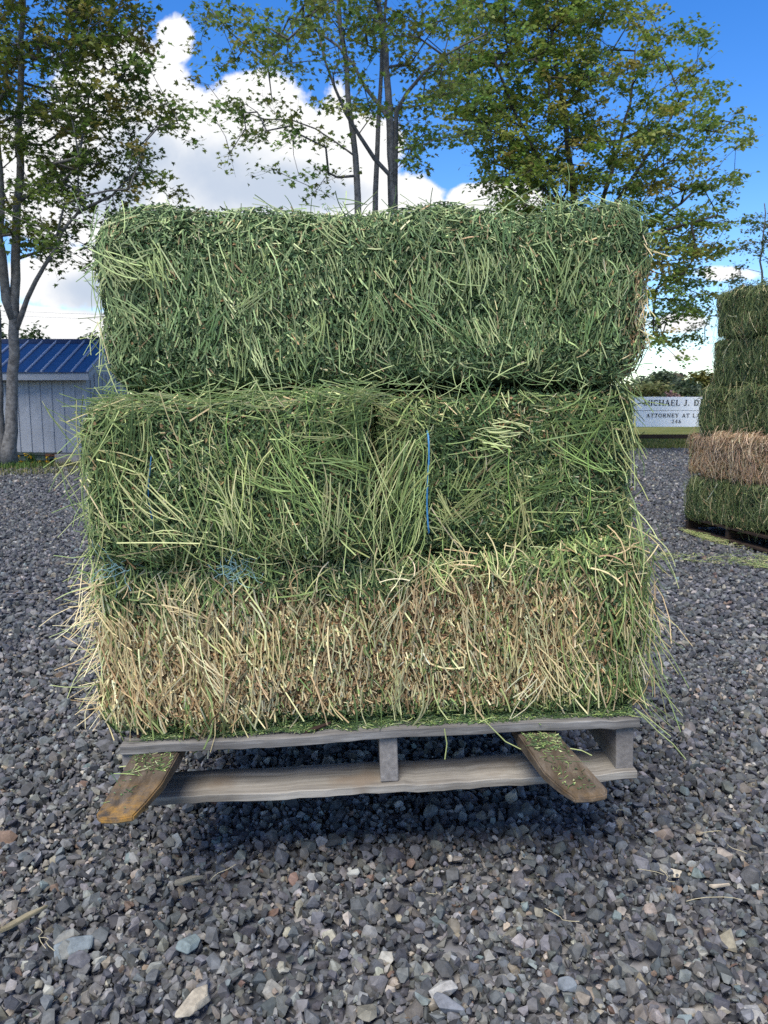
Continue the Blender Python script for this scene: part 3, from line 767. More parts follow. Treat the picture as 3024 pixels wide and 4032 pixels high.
for quad, n in ([(540, 2965), (690, 2965), (660, 3040), (490, 3060)], 130), ([(430, 3060), (560, 3060), (520, 3190), (410, 3190)], 14), ([(2050, 2890), (2190, 2890), (2240, 2950), (2110, 2960)], 190), ([(2110, 2950), (2230, 2950), (2370, 3110), (2230, 3110)], 70):
    q_ = np.array([plane_pt(*p, -.026) for p in quad]); a, b = R.uniform(size=(2, n, 1))
    P = q_[0] * (1 - a) * (1 - b) + q_[1] * a * (1 - b) + q_[2] * a * b + q_[3] * (1 - a) * b
    P[:, 2] += R.uniform(.001, .004, n); chaff(mb, P, 1.0, per_long=.12)
# a few long stems trailing over the edge
for pts in ([(1900, 2830), (1990, 2920), (2070, 2960), (2130, 2920), (2200, 2890)], [(2510, 2800), (2590, 2880), (2650, 2930), (2700, 2990)], [(640, 2990), (560, 3010), (470, 3020)] , [(2230, 2945), (2290, 2955), (2330, 2975)], [(1750, 2870), (1760, 2930), (1752, 2990)], [(2500, 2790), (2580, 2850), (2640, 2900)]):
    pp = np.array([loc(px, py, -.012) for px, py in pts]); tube(mb, pp, .0014, 4, (.42, .48, .2))
setp(mb.build('hay_scraps', M_STRAW, M=STACK), 'scraps of cut hay and trailing stems on the fork tines and pallet edge', 'hay scraps', kind='stuff')
# dark twig on the deck edge
a = loc(1245, 2890, .02); mb = MB(); tube(mb, [a + [-.03, 0, .004], a + [0, .004, .012], a + [.035, .01, .022]], [.004, .005, .003], 6, (.035, .022, .018))
setp(mb.build('twig', M_BARK, M=STACK), 'short dark twig in the chaff on the grey pallet edge', 'twig')

for x in (-.590, -.572, .002, .018, .560, .578):      # rusty nail heads in the lower board and the deck edge board
    for yn, zn in ((.03, -.1295), (.045, .0012)):
        mb = MB(); tube(mb, [(x, yn, zn - .003), (x + .0004, yn, zn + .0012)], .0034, 8, (.10, .055, .035)); mb.build('nail', M_BARK, pal)

# ------------------------------------------------------------------ right-hand stack on the dark pallet
pc = np.array([2.735, 6.93, 0]); pn = np.array([2.955, 5.72, 0])      # far and near corners of the side we see
dirx = nrm(pc - pn); yawr = math.atan2(-dirx[0], dirx[1])
# frame: x runs along the visible side (near -> far is -x), y into the stack
RS = Matrix.Translation(Vector(pc)) @ Matrix.Rotation(math.atan2((pn - pc)[1], (pn - pc)[0]), 4, 'Z')
LEN = float(np.linalg.norm(pn - pc))
pal2 = empty('pallet', RS)
setp(pal2, 'dark brown wooden pallet on the gravel under the right-hand hay stack', 'pallet')
DEEP = 1.02
mb = MB()
for i in range(7):
    y = .0 + i * (DEEP - .10) / 6
    board(pal2, 'deck_board', M_DARKPAL, 0, LEN, y, y + .10, .122, .141, .001, seed=60 + i)
for i, y in enumerate((.0, .45, DEEP - .10)):
    board(pal2, 'bottom_board', M_DARKPAL, 0.004, LEN - .004, y - .003, y + .10, .018, .036, .001, seed=70 + i)
for x in (.002, LEN / 2 - .02, LEN - .042):
    mb = MB(); box(mb, x, x + .04, .012, DEEP - .004, .0365, .1215, bev=.002); mb.build('stringer', M_DARKPAL, pal2)

RUST = [(.58, .42, .27), (.50, .33, .21), (.40, .25, .15), (.66, .52, .34)]
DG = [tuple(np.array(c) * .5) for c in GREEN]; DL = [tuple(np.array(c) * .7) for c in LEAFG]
def st_r(tanv, spread, lng):
    def f_(side, u, w_, P):
        t = tn1(P) * .5 + tn2(P) * .5
        return dict(tan=np.clip(tanv + .15 * t * (tanv > .3), 0.02, .96), ang=.25 * t, spread=np.full(len(u), spread), long=np.full(len(u), lng), len=np.full(len(u), 1.15))
    return f_
GR2 = 'hay bales stacked on the dark brown pallet'
z = .143; lay = [(.375, .0, .0, .04, .55, 1.0, 'deep green hay bale on the dark brown pallet, bottom of the right-hand stack'),
                 (.37, -.03, .01, .92, .4, .8, 'reddish-tan straw bale, second from the bottom of the right-hand stack'),
                 (.40, .05, .045, .05, .8, 1.0, 'shaggy green bale lying on the reddish-tan straw bale'),
                 (.40, .12, .10, .03, .35, .6, 'smooth grey-green bale under the topmost bale of the right-hand stack'),
                 (.385, .16, .075, .03, .5, .9, 'topmost bale of the right-hand stack, green with a pale loose top')]
for k, (h, ins, yo, tv, sp, lg, lab) in enumerate(lay):
    TAN_, TAN = TAN, (RUST if k == 1 else TAN)
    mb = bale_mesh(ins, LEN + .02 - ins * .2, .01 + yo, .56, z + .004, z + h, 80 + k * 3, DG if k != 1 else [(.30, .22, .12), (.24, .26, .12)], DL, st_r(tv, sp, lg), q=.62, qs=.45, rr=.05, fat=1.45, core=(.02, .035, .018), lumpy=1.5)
    n = 70
    P = np.stack([R.uniform(ins, LEN, n), R.uniform(yo - .03, yo, n), R.uniform(z + .05, z + h, n)], -1)
    D = np.stack([R.normal(0, .35, n), -R.uniform(0, .3, n), -R.uniform(.4, 1, n)], -1)
    strays(mb, P, D, R.uniform(.08, .26, n), R.uniform(.0015, .0026, n), pick(DG + [(.36, .40, .18)], n) if k != 1 else pick(RUST, n), .4)
    TAN = TAN_
    put(mb, 'hay_bale', lab, GR2, RS)
    z += h
ZTOP2 = z
# the far column of the same pallet
z = .143
for k, (h, *_r) in enumerate(lay):
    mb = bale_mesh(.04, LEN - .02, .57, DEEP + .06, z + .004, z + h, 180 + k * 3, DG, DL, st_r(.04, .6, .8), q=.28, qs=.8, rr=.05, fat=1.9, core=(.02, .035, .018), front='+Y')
    put(mb, 'hay_bale', 'green hay bale in the hidden back row of the right-hand stack', 'back row of the right-hand hay stack', RS)
    z += h

# hay litter on the gravel round that pallet
mb = MB()
def litter(poly, n, s):
    q_ = np.array([on_ground(*p) for p in poly]); a, b = R.uniform(size=(2, n, 1))
    P = q_[0] * (1 - a) * (1 - b) + q_[1] * a * (1 - b) + q_[2] * a * b + q_[3] * (1 - a) * b
    P[:, 2] = R.uniform(.018, .034, n)
    keep = Noise2(4.5, 77)(P) + R.normal(0, .5, n) > -.1
    chaff(mb, P[keep], s, [(.28, .34, .12), (.36, .40, .17), (.20, .27, .10), (.45, .42, .22)], .35)
litter([(2660, 2085), (3024, 2185), (3090, 2245), (2720, 2110)], 2600, 2.1)
litter([(2560, 2185), (3024, 2205), (3024, 2250), (2580, 2215)], 480, 2.3)
litter([(2840, 2170), (3060, 2210), (3060, 2260), (2880, 2225)], 700, 2.2)
setp(mb.build('hay_litter', M_STRAW), 'loose hay litter on the gravel beside the dark brown pallet', 'hay litter', kind='stuff')
# single straws lying on the near gravel
mb = MB(); g = np.random.default_rng(9)
for px, py, L, a in [(165, 3745, .09, 2.0), (190, 3770, .06, 2.2), (2560, 3480, .08, .1), (2625, 3490, .06, 1.7), (2790, 3320, .07, -.4), (2900, 3385, .06, -.2), (2810, 3595, .14, .0), (2210, 3650, .08, 2.3), (2595, 2880, .12, 1.9), (150, 2350, .15, .3), (60, 2500, .12, .9), (2560, 1900, .2, .1), (1700, 3560, .05, .8), (880, 3480, .08, .6), (2440, 3240, .05, .7), (2700, 2660, .08, .4), (2860, 2900, .06, 1.0)]:
    p = on_ground(px, py); pts = [(p[0] + math.cos(a) * L * t + .006 * math.sin(t * 9), p[1] + math.sin(a) * L * t * .8, .03 + .01 * math.sin(t * 3 + px)) for t in np.linspace(-.5, .5, 6)]
    tube(mb, pts, .0009, 4, (.42, .37, .24))
setp(mb.build('loose_straw', M_STRAW), 'single dry straws scattered over the grey gravel', 'straw', kind='stuff')

# ------------------------------------------------------------------ trees
LT = np.array([[0, 0], [.22, .02], [.50, .10], [.30, .28], [.52, .58], [.20, .50], [0, 1.0], [-.20, .50], [-.52, .58], [-.30, .28], [-.50, .10], [-.22, .02]])
LS = np.array([[0, 0], [.38, .25], [.30, .62], [0, 1.0], [-.30, .62], [-.38, .25]])
def leaves(mb, P, size, C, tmpl, droop=.35):
    n = len(P); k = len(tmpl)
    a = R.uniform(0, 6.28, n)
    D = nrm(np.stack([np.cos(a), np.sin(a), -R.uniform(-.2, 1.6, n) * droop * 1.6], -1))
    N = nrm(np.stack([R.normal(0, .45, n), R.normal(0, .45, n), np.ones(n)], -1))
    A = nrm(np.cross(D, N)); B = np.cross(A, D)
    t = np.vstack([[0, .38], tmpl])
    fold = .25 * np.abs(t[:, 0]) - .15 * (t[:, 1] - .4) ** 2
    V = P[:, None] + size[:, None, None] * (t[None, :, 0, None] * A[:, None] + t[None, :, 1, None] * D[:, None] + fold[None, :, None] * B[:, None])
    F = np.array([[0, 1 + j, 1 + (j + 1) % k] for j in range(k)])
    FF = (np.arange(n) * (k + 1))[:, None, None] + F[None]
    mb.add(V.reshape(-1, 3), FF.reshape(-1, 3), np.repeat(C, k + 1, axis=0))

def ellipse_pts(blobs, per_px, Y, dY):
    out = []
    for cx, cy, rx, ry in blobs:
        n = max(1, int(math.pi * rx * ry * per_px + .5))
        r = np.sqrt(R.uniform(size=n)); a = R.uniform(0, 6.28, n)
        dep = R.uniform(-1, 1, n) * dY * np.sqrt(np.maximum(.15, 1 - (r * .8) ** 2))
        for q, ang, d in zip(r, a, dep): out.append(at(cx + rx * q * math.cos(ang), cy + ry * q * math.sin(ang), Y + d))
    return np.array(out)

def skeleton(stems, A, step=.32, wz=.5):
    """grow branches: each clump, nearest first, joins the closest branch below it"""
    pos = []; par = []; stem_r = []
    for pts, r0, r1, root in stems:
        pts = np.array(pts); seg = np.linalg.norm(np.diff(pts, axis=0), axis=1); cum = np.r_[0, np.cumsum(seg)]
        k = max(3, int(cum[-1] / step)); s = np.linspace(0, cum[-1], k)
        X = np.stack([np.interp(s, cum, pts[:, i]) for i in range(3)], -1)
        X[1:-1] += R.normal(0, .018, (k - 2, 3))
        for i in range(k):
            pos.append(X[i]); par.append(len(pos) - 2 if i else root); stem_r.append(r0 + (r1 - r0) * (i / (k - 1)) ** .8)
    ns = len(pos); S = np.array(pos)
    d0 = np.array([np.linalg.norm(S - a, axis=1).min() for a in A])
    buf = np.zeros((ns + len(A) * 40, 3)); buf[:ns] = S; cnt = ns; par = list(par); tips = []
    zmin_attach = S[0][2] + 1.3
    for i in np.argsort(d0):
        a = A[i]; Q = buf[:cnt]; dv = a - Q; d = np.linalg.norm(dv, axis=1)
        cost = d + wz * np.maximum(0, .35 * np.hypot(dv[:, 0], dv[:, 1]) - dv[:, 2]) + 50 * (Q[:, 2] < zmin_attach) * (a[2] > zmin_attach)
        j = int(np.argmin(cost)); L = d[j]; k = max(1, int(L / step))
        p0 = Q[j].copy(); ctrl = p0 + (a - p0) * .5 + np.array([0, 0, .10 * L]) + R.normal(0, .06 * L, 3)
        pj = j
        for s in range(1, k + 1):
            t = s / k; p = (1 - t) ** 2 * p0 + 2 * t * (1 - t) * ctrl + t * t * a
            buf[cnt] = p; par.append(pj); pj = cnt; cnt += 1
        tips.append(pj)
    pos = buf[:cnt]; par = np.array(par)
    wgt = np.zeros(cnt)
    for t in tips: wgt[t] += 1
    for i in range(cnt - 1, -1, -1):
        if par[i] >= 0: wgt[par[i]] += wgt[i]
    r = .0050 * np.maximum(wgt, 1) ** .5
    r[:ns] = np.maximum(r[:ns] * .6, np.array(stem_r))
    r[ns:] = np.minimum(r[ns:], .075)
    return pos, par, r, ns, tips

def limbs(mb, pos, par, r, sel, col, sides=6):
    for i in sel:
        j = par[i]
        if j < 0: continue
        rj = r[j] if r[j] < r[i] * 1.9 else r[i] * 1.25
        tube(mb, [pos[j], pos[i]], [rj, r[i]], sides if r[i] > .03 else 4, col, cap=False)

def maple(name, label, stems, A, leaf_n, leaf_s, pal, bark, clump=(.34, .15), tmpl=LT, step=.32, group=None, trunk_base=None):
    pos, par, r, ns, tips = skeleton(stems, A, step)
    root = empty(name, Matrix.Translation(Vector(stems[0][0][0])))
    setp(root, label, 'tree', group)
    inv = root.matrix_world.inverted()
    tm = MB(); start = 0
    # stems as smooth flared tubes
    i = 0
    for pts, r0, r1, rt in stems:
        k0 = i; i += 1
        while i < ns and par[i] == i - 1: i += 1
        seg = np.arange(k0, i); P = pos[seg]; rr = r[seg].copy()
        if rt < 0: rr[:4] *= np.array([1.45, 1.18, 1.06, 1.0])[:len(rr[:4])]
        elif True: P = np.vstack([pos[rt], P]); rr = np.r_[rr[0] * 1.1, rr]
        tube(tm, P, rr, 12, bark)
    limbs(tm, pos, par, r, range(ns, len(pos)), np.array(bark) * .8)
    wm = tm
    # every branch end splits into a spray of fine twigs that carry the leaves
    T = pos[tips]; m = 5; nt_ = len(T) * m
    par_d = nrm(T - pos[par[np.array(tips)]]); ax = pos[par[np.array(tips)]]
    D = nrm(np.repeat(par_d, m, 0) * [1, 1, .4] + R.normal(0, .75, (nt_, 3)) * [1, 1, .35] + [0, 0, -.06])
    Lt = R.uniform(.5, 1.25, nt_) * clump[0] * 1.15
    S0 = np.repeat(T, m, 0) - D * .02
    strands(wm, S0 + D * Lt[:, None] / 2, D, np.tile([.1, .2, 1.0], (nt_, 1)), Lt, np.full(nt_, .0035), np.full(nt_, .1), np.tile(np.array(bark) * .7, (nt_, 1)), 3, taper=.5)
    q = max(1, leaf_n // m)
    tw = np.repeat(np.arange(nt_), q); which = tw // m
    tt = R.uniform(.12, 1.05, len(tw))
    P = S0[tw] + D[tw] * (Lt[tw] * tt)[:, None] + R.normal(0, 1, (len(tw), 3)) * [clump[1] * .5, clump[1] * .5, clump[1] * .38]
    lm = MB()
    tone = pick(pal, len(T), .15)[which] * R.uniform(.75, 1.3, (len(which), 1)) * R.uniform(.9, 1.1, (len(which), 3))
    leaves(lm, P, R.uniform(.6, 1.15, len(P)) * leaf_s, tone, tmpl)
    to = tm.build('trunk', M_BARK, smooth=True); to.parent = root; to.matrix_parent_inverse = inv
    lo = lm.build('crown', M_LEAF); lo.parent = root; lo.matrix_parent_inverse = inv
    return root

DKLEAF = [(.10, .155, .032), (.12, .18, .038), (.10, .145, .034), (.15, .19, .04), (.19, .20, .045), (.13, .19, .05), (.20, .18, .05)]
OLIVE = [(.22, .29, .06), (.18, .26, .055), (.27, .31, .07), (.16, .235, .058), (.30, .28, .075), (.20, .29, .08), (.25, .30, .075), (.17, .26, .06)]
MIDLEAF = [(.14, .22, .05), (.17, .25, .062), (.12, .19, .044), (.22, .26, .07), (.19, .23, .06)]
BARK = (.15, .145, .14)

# left maple: main stem, a fork and a second stem at the frame edge
YL = 14.6
gb = on_ground(35, 1838); YL = gb[1]
A1 = [(150, 100, 330, 170), (430, 60, 190, 90), (250, 330, 300, 190), (540, 170, 80, 60), (560, 250, 90, 40), (530, 400, 130, 50), (450, 490, 190, 70), (640, 440, 90, 40), (250, 560, 220, 130),
      (560, 590, 90, 55), (350, 690, 230, 90), (560, 690, 110, 40), (670, 770, 60, 22), (180, 800, 200, 110), (420, 810, 120, 50), (120, 950, 150, 90), (250, 985, 120, 60), (330, 1060, 60, 26), (700, 568, 48, 22), (690, 490, 40, 26),
      (-220, 300, 300, 380), (-200, 820, 250, 220), (100, -260, 420, 230), (-100, -560, 380, 260), (560, -120, 150, 100)]
AL = ellipse_pts(A1, 1 / 2600, YL, 1.9)
b0 = on_ground(38, 1838)
stemsL = [([b0, at(46, 1600, YL), at(54, 1400, YL), at(58, 1180, YL), at(62, 1000, YL + .05), at(75, 700, YL + .2), at(80, 350, YL + .2), at(90, 0, YL + .3), at(90, -500, YL + .3)], .115, .03, -1),
          ([at(25, 1180, YL - .05), at(5, 1000, YL - .2), at(0, 700, YL - .3), at(-20, 300, YL - .4), at(-60, -250, YL - .5)], .085, .02, 8),
          ([on_ground(-15, 1838) + [0, .15, 0], at(-5, 1500, YL + .1), at(-12, 1250, YL + .1), at(-60, 900, YL), at(-150, 400, YL), at(-200, 0, YL)], .095, .03, -1),
          ([at(85, 1240, YL), at(130, 1120, YL - .2), at(200, 1010, YL - .4), at(270, 900, YL - .6), at(330, 760, YL - .8)], .05, .018, 7)]
maple('maple_tree', 'tall maple with grey forked trunk standing before the blue-roofed shed', stemsL, AL, 30, .108, DKLEAF, BARK)

# three-stemmed maple behind the stack
YM = 14.0
z2 = lambda L: [(700 + .723 * a, .723 * b, .723 * c, .723 * d) for a, b, c, d in L]
A2 = z2([(250, 90, 150, 80), (420, 220, 190, 100), (250, 345, 110, 40), (560, 330, 150, 100), (180, 465, 25, 25), (130, 240, 18, 20), (700, 140, 220, 130), (480, 560, 170, 45), (300, 620, 130, 40), (340, 700, 160, 60),
         (560, 640, 100, 60), (640, 750, 110, 55), (810, 760, 70, 55), (290, 860, 55, 35), (540, 950, 55, 45), (690, 945, 60, 18), (860, 950, 80, 45), (780, 1040, 40, 14), (950, 300, 170, 180), (1050, 70, 260, 90),
         (880, 560, 120, 70), (1010, 640, 90, 70), (1230, 150, 150, 120), (1340, 330, 150, 120), (1290, 560, 140, 70), (1240, 740, 120, 90), (1350, 850, 120, 70), (1450, 90, 190, 110), (1500, 400, 170, 150), (1450, 700, 140, 90),
         (900, -170, 380, 180), (1250, -330, 420, 220)])
AM = ellipse_pts(A2, 1 / 3000, YM, 2.0)
gm = lambda px, dy=0: np.array([at(px, 1500, YM)[0], YM + dy, 0.0])
stemsM = [([gm(1560), at(1548, 780, YM), at(1540, 560, YM), at(1525, 350, YM), at(1520, 200, YM + .1), at(1495, 0, YM + .1), at(1480, -400, YM + .1)], .135, .03, -1),
          ([gm(1420, -.1), at(1412, 790, YM - .1), at(1396, 640, YM - .1), at(1385, 480, YM - .1), at(1360, 250, YM - .1), at(1335, 0, YM - .1), at(1320, -300, YM)], .105, .025, -1),
          ([gm(1490, .2), at(1475, 780, YM + .2), at(1485, 560, YM + .2), at(1495, 380, YM + .2), at(1505, 150, YM + .3), at(1530, -150, YM + .3)], .095, .02, -1),
          ([at(1535, 690, YM), at(1460, 620, YM - .2), at(1400, 520, YM - .4), at(1340, 420, YM - .6), at(1290, 280, YM - .8), at(1255, 130, YM - .9)], .045, .014, 9),
          ([at(1532, 470, YM), at(1470, 380, YM + .2), at(1410, 290, YM + .3), at(1310, 160, YM + .4), at(1190, 80, YM + .5)], .045, .014, 11),
          ([at(1560, 440, YM), at(1620, 340, YM - .3), at(1700, 260, YM - .5), at(1800, 190, YM - .6), at(1920, 130, YM - .7)], .04, .012, 11)]
maple('maple_tree', 'airy three-stemmed maple rising behind the middle of the near hay stack', stemsM, AM, 32, .10, MIDLEAF, (.12, .12, .125), clump=(.36, .16))

# big maple to the right
YR = 19.0
z3 = lambda L: [(1800 + .738 * a, .738 * b, .738 * c, .738 * d) for a, b, c, d in L]
A3 = z3([(300, 130, 320, 160), (740, 90, 230, 110), (960, 60, 80, 60), (1140, 190, 120, 55), (1290, 225, 65, 38), (1040, 320, 110, 70), (700, 380, 330, 170), (1240, 420, 120, 42), (1330, 510, 65, 45), (1090, 560, 170, 55),
         (1380, 640, 120, 38), (1480, 600, 45, 22), (1240, 715, 180, 48), (1480, 760, 62, 30), (900, 740, 280, 120), (400, 680, 340, 190), (150, 480, 240, 230), (1200, 860, 140, 42), (1390, 965, 140, 42), (1150, 1010, 190, 50), (1450, 1045, 85, 20),
         (900, 940, 240, 90), (480, 930, 230, 90), (1240, 1165, 210, 60), (1460, 1170, 80, 30), (1150, 1290, 190, 80), (1350, 1330, 130, 45), (1100, 1430, 140, 60), (1000, 1180, 120, 90),
         (480, -150, 430, 170), (400, -400, 330, 190)])
A3 += [(2400 + .588 * a, 1000 + .588 * b, .588 * c, .588 * d) for a, b, c, d in [(480, 120, 170, 90), (450, 290, 170, 100), (600, 260, 70, 45), (400, 385, 150, 55), (340, 590, 100, 40), (490, 565, 90, 32), (430, 690, 35, 24), (280, 480, 90, 60)]]
A3 += [(2150, 900, 200, 150), (2250, 1100, 200, 120), (2050, 700, 150, 160)]
AR = ellipse_pts(A3, 1 / 1250, YR, 2.7)
gr = np.array([at(2290, 1500, YR)[0], YR, 0.0])
s0 = at(2290, 1080, YR)
stemsR = [([gr, at(2290, 1300, YR), s0, at(2270, 850, YR), at(2240, 600, YR), at(2200, 300, YR), at(2150, 0, YR), at(2130, -350, YR)], .15, .02, -1)]
for tgt, Yo in (([(2360, 900), (2450, 760), (2560, 600), (2650, 450)], -.6), ([(2340, 880), (2420, 650), (2480, 400), (2500, 200)], .6), ([(2230, 850), (2130, 650), (2030, 450), (1950, 250)], -.5), ([(2400, 980), (2560, 880), (2700, 780), (2800, 700)], .2), ([(2380, 1020), (2520, 930), (2680, 890), (2820, 850)], -.9), ([(2200, 800), (2080, 700), (1950, 640)], .8)):
    stemsR.append(([at(2285, 1020, YR)] + [at(px, py, YR + Yo * (i + 1) / 2) for i, (px, py) in enumerate(tgt)], .075, .02, 9))
maple('maple_tree', 'broad dense olive-leaved maple behind the right end of the near hay stack', stemsR, AR, 48, .112, OLIVE, (.07, .065, .06), clump=(.46, .10), tmpl=LS, step=.4)

# young tree at the right edge, behind the right-hand stack
YE = 24.0
AE = ellipse_pts([(2985, 890, 60, 60), (2960, 990, 80, 60), (2930, 1075, 70, 40), (3060, 950, 80, 120), (3000, 1110, 90, 40), (2740, 1330, 60, 60), (2790, 1240, 50, 60)], 1 / 1700, YE, 1.2)
ge = np.array([at(2995, 1500, YE)[0], YE, 0.0])
maple('young_tree', 'thin pale-leaved young tree rising over the right-hand hay stack', [([ge, at(2995, 1300, YE), at(3000, 1000, YE), at(3010, 800, YE)], .07, .015, -1)], AE, 26, .10, [(.10, .14, .06), (.13, .16, .07), (.085, .12, .05)], (.10, .09, .08), tmpl=LS)

# trees beyond the field and behind the shed
def bush_tree(px, base_py, top_py, Y, w_px, pal, label, name='tree', nl=1500, ls=.25, trunk=True):
    X = at(px, 1600, Y)[0]; H = at(px, top_py, Y)[2]; W = w_px / FPX * Y
    root = empty(name, Matrix.Translation((X, Y, 0))); setp(root, label, 'tree' if name != 'bush' else 'bush')
    tm = MB(); tube(tm, [(0, 0, -.03), (.05, 0, H * .3), (0, .05, H * .75)], [.05 * H * .5, .04 * H * .5, .02], 6, (.07, .06, .05))
    g = R.normal(size=(9, 3))
    for q in g: tube(tm, [(0, 0, H * .3), (q[0] * W * .16, q[1] * W * .16, H * (.5 + .1 * q[2]))], [.03 * H * .5, .012], 4, (.07, .06, .05))
    o = tm.build('trunk', M_BARK); o.parent = root
    lm = MB(); nc = 34
    c = nrm(R.normal(size=(nc, 3))) * R.uniform(.35, 1, (nc, 1)) ** .6; c = c * [W / 2, W / 2, H * .40] + [0, 0, H * .56]
    which = R.integers(0, nc, nl)
    P = c[which] + R.normal(0, 1, (nl, 3)) * [W * .10, W * .10, H * .06]
    P[:, 2] = np.maximum(P[:, 2], .05)
    leaves(lm, P, R.uniform(.6, 1.3, nl) * ls, pick(pal, nc, .2)[which] * R.uniform(.75, 1.25, (nl, 1)), LS)
    o = lm.build('crown', M_LEAF); o.parent = root
    return root
PD = [(.085, .12, .06), (.11, .15, .075), (.095, .125, .08)]; PO = [(.17, .18, .07), (.20, .18, .075), (.14, .16, .06)]  # far-off foliage: distance haze put into the leaf colours as paler tones
bush_tree(2550, 1600, 1500, 55, 200, PO, 'olive-yellow bushy tree above the left part of the white sign', nl=1900, ls=.3)
bush_tree(2700, 1600, 1490, 62, 170, PD, 'dark green round tree beside the right-hand hay stack, above the white sign', nl=1900, ls=.3)
bush_tree(2590, 1600, 1450, 90, 150, PD, 'tallest hazy green treetop on the skyline above the white sign', nl=2200, ls=.45)
bush_tree(2660, 1600, 1462, 95, 120, [(.12, .11, .075), (.14, .12, .08)], 'brownish tree on the skyline between two green treetops', nl=1900, ls=.45)
bush_tree(2770, 1600, 1452, 80, 150, [(.15, .15, .04), (.12, .13, .04)], 'yellow-green tree on the skyline against the right-hand hay stack', nl=1900, ls=.4)
bush_tree(2638, 1600, 1535, 50, 70, [(.25, .15, .15), (.22, .14, .13)], 'small dusty pink bush just above the white sign', 'bush', nl=700, ls=.2)
bush_tree(150, 1600, 1265, 32, 150, [(.045, .075, .03), (.06, .095, .035)], 'dark green treetop showing above the blue shed roof beside the maple trunk', nl=2200, ls=.2)
bush_tree(-60, 1600, 1200, 30, 200, [(.045, .075, .03), (.06, .095, .035)], 'dark green tree at the far left edge behind the maple trunk', nl=2200, ls=.2)
bush_tree(375, 1600, 1300, 34, 110, [(.08, .11, .04), (.06, .09, .035)], 'small green treetop above the right end of the blue shed roof', nl=1200, ls=.2)
# the far wood reads as one mass
lm = MB(); n = 16000
X = R.uniform(-90, 90, n); hgt = 3.6 + 1.3 * np.sin(X * .35) + .9 * np.sin(X * .9 + 1) + .6 * np.sin(X * 2.3)
P = np.stack([X, 115 + R.uniform(-5, 5, n), np.maximum(.1, hgt * R.uniform(0, 1, n) ** .7)], -1)
leaves(lm, P, R.uniform(.6, 1.4, n) * .8, pick(PD + PO, n, .25), LS)
setp(lm.build('far_wood', M_LEAF), 'distant line of low green woodland beyond the field', 'woodland', kind='stuff')

# ------------------------------------------------------------------ shed
YS = 15.9
def P_(px, py, Y): return at(px, py, Y)
zE = P_(300, 1466, YS - .25)[2]; zR = P_(300, 1348, YS + 1.3)[2]
xr = P_(338, 1500, YS)[0]; xl = xr - 4.2; depth = 2.6
m_wall = m_plain('grey_shed_paint', (.33, .35, .385), rough=.75, var=.16, scale=3.0, bump=.05)
m_trim = m_plain('grey_shed_trim', (.33, .35, .39), rough=.7, var=.08, scale=5.0)
m_roof, r_nt, r_b = mat('blue_metal_roof')
r_b.inputs['Base Color'].default_value = (.020, .055, .19, 1); r_b.inputs['Roughness'].default_value = .32; r_b.inputs['Metallic'].default_value = 0.0
rt = node(r_nt, 'ShaderNodeTexCoord'); rn = node(r_nt, 'ShaderNodeTexNoise', i_Scale=3.0, i_Detail=4.0); r_nt.links.new(rt.outputs['Object'], rn.inputs['Vector'])
rr_ = ramp(r_nt, [(.3, (.010, .027, .085)), (.7, (.016, .038, .115))], rn.outputs['Fac']); r_nt.links.new(rr_.outputs[0], r_b.inputs['Base Color'])
m_rib = m_plain('rib_painted_highlight', (.30, .33, .42), rough=.35, var=.1, scale=9.0)  # highlight along the ribs put into their colour, far paler than the roof
m_ridge = m_plain('dark_blue_ridge', (.012, .02, .05), rough=.4, var=.2)
shed = empty('shed', Matrix.Translation((xr, YS, 0))); setp(shed, 'low grey board-and-batten shed with a blue ribbed metal roof', 'shed')
W0 = xl - xr
mb = MB()      # front, sides and gables in one shell
wt = .05; zw = zE + .02; zb = .12
pent = [(0, 0, zb), (0, depth, zb), (0, depth, zw), (0, depth / 2, zR - .06), (0, 0, zw)]
prism(mb, [(W0, 0, zb), (0, 0, zb), (0, 0, zw), (W0, 0, zw)], (0, wt, 0))
prism(mb, [(W0, depth - wt, zb), (0, depth - wt, zb), (0, depth - wt, zw), (W0, depth - wt, zw)], (0, wt, 0))
prism(mb, [(-wt, .052, zb), (-wt, depth - .052, zb), (-wt, depth - .052, zw), (-wt, depth / 2, zR - .07), (-wt, .052, zw)], (wt - .002, 0, 0))
prism(mb, [(W0, .052, zb), (W0, depth - .052, zb), (W0, depth - .052, zw), (W0, depth / 2, zR - .07), (W0, .052, zw)], (wt, 0, 0))
for k, x in enumerate(np.arange(-.27, W0, -.235)): box(mb, x - .035, x + .035, -.02, .0, zb + .01, zw - .13, bev=.003)
for y in np.arange(.25, depth - .1, .235):
    box(mb, 0, .02, y - .03, y + .03, zb + .01, min(zw, zw + (zR - zw) * (1 - abs(y - depth / 2) / (depth / 2)) - .16) , bev=.003)
box(mb, -.08, .012, -.025, -.002, zb, zw - .10); 
mb.build('wall', m_wall, shed)
mb = MB(); box(mb, W0 - .1, .16, -.27, -.245, zE - .155, zE - .02); box(mb, W0 - .1, .14, -.243, -.026, zE - .15, zE - .13); mb.build('fascia', m_trim, shed)
rake = MB()
nrmv = np.array([0, -(zR - zE), 1.55]); nrmv /= np.linalg.norm(nrmv)
prism(rake, [(.13, -.26, zE - .15), (.13, -.26, zE - .025), (.13, depth / 2, zR - .03), (.13, depth / 2, zR - .155)], (.03, 0, 0))
prism(rake, [(.13, depth + .26, zE - .15), (.13, depth + .26, zE - .025), (.13, depth / 2 + .002, zR - .03), (.13, depth / 2 + .002, zR - .155)], (.03, 0, 0))
rake.build('bargeboard', m_trim, shed)
roof = MB()
prism(roof, [(0, -.29, zE - .015), (0, depth / 2, zR), (0, depth / 2, zR + .02), (0, -.29, zE + .005)], (-(abs(W0) + .1), 0, 0))
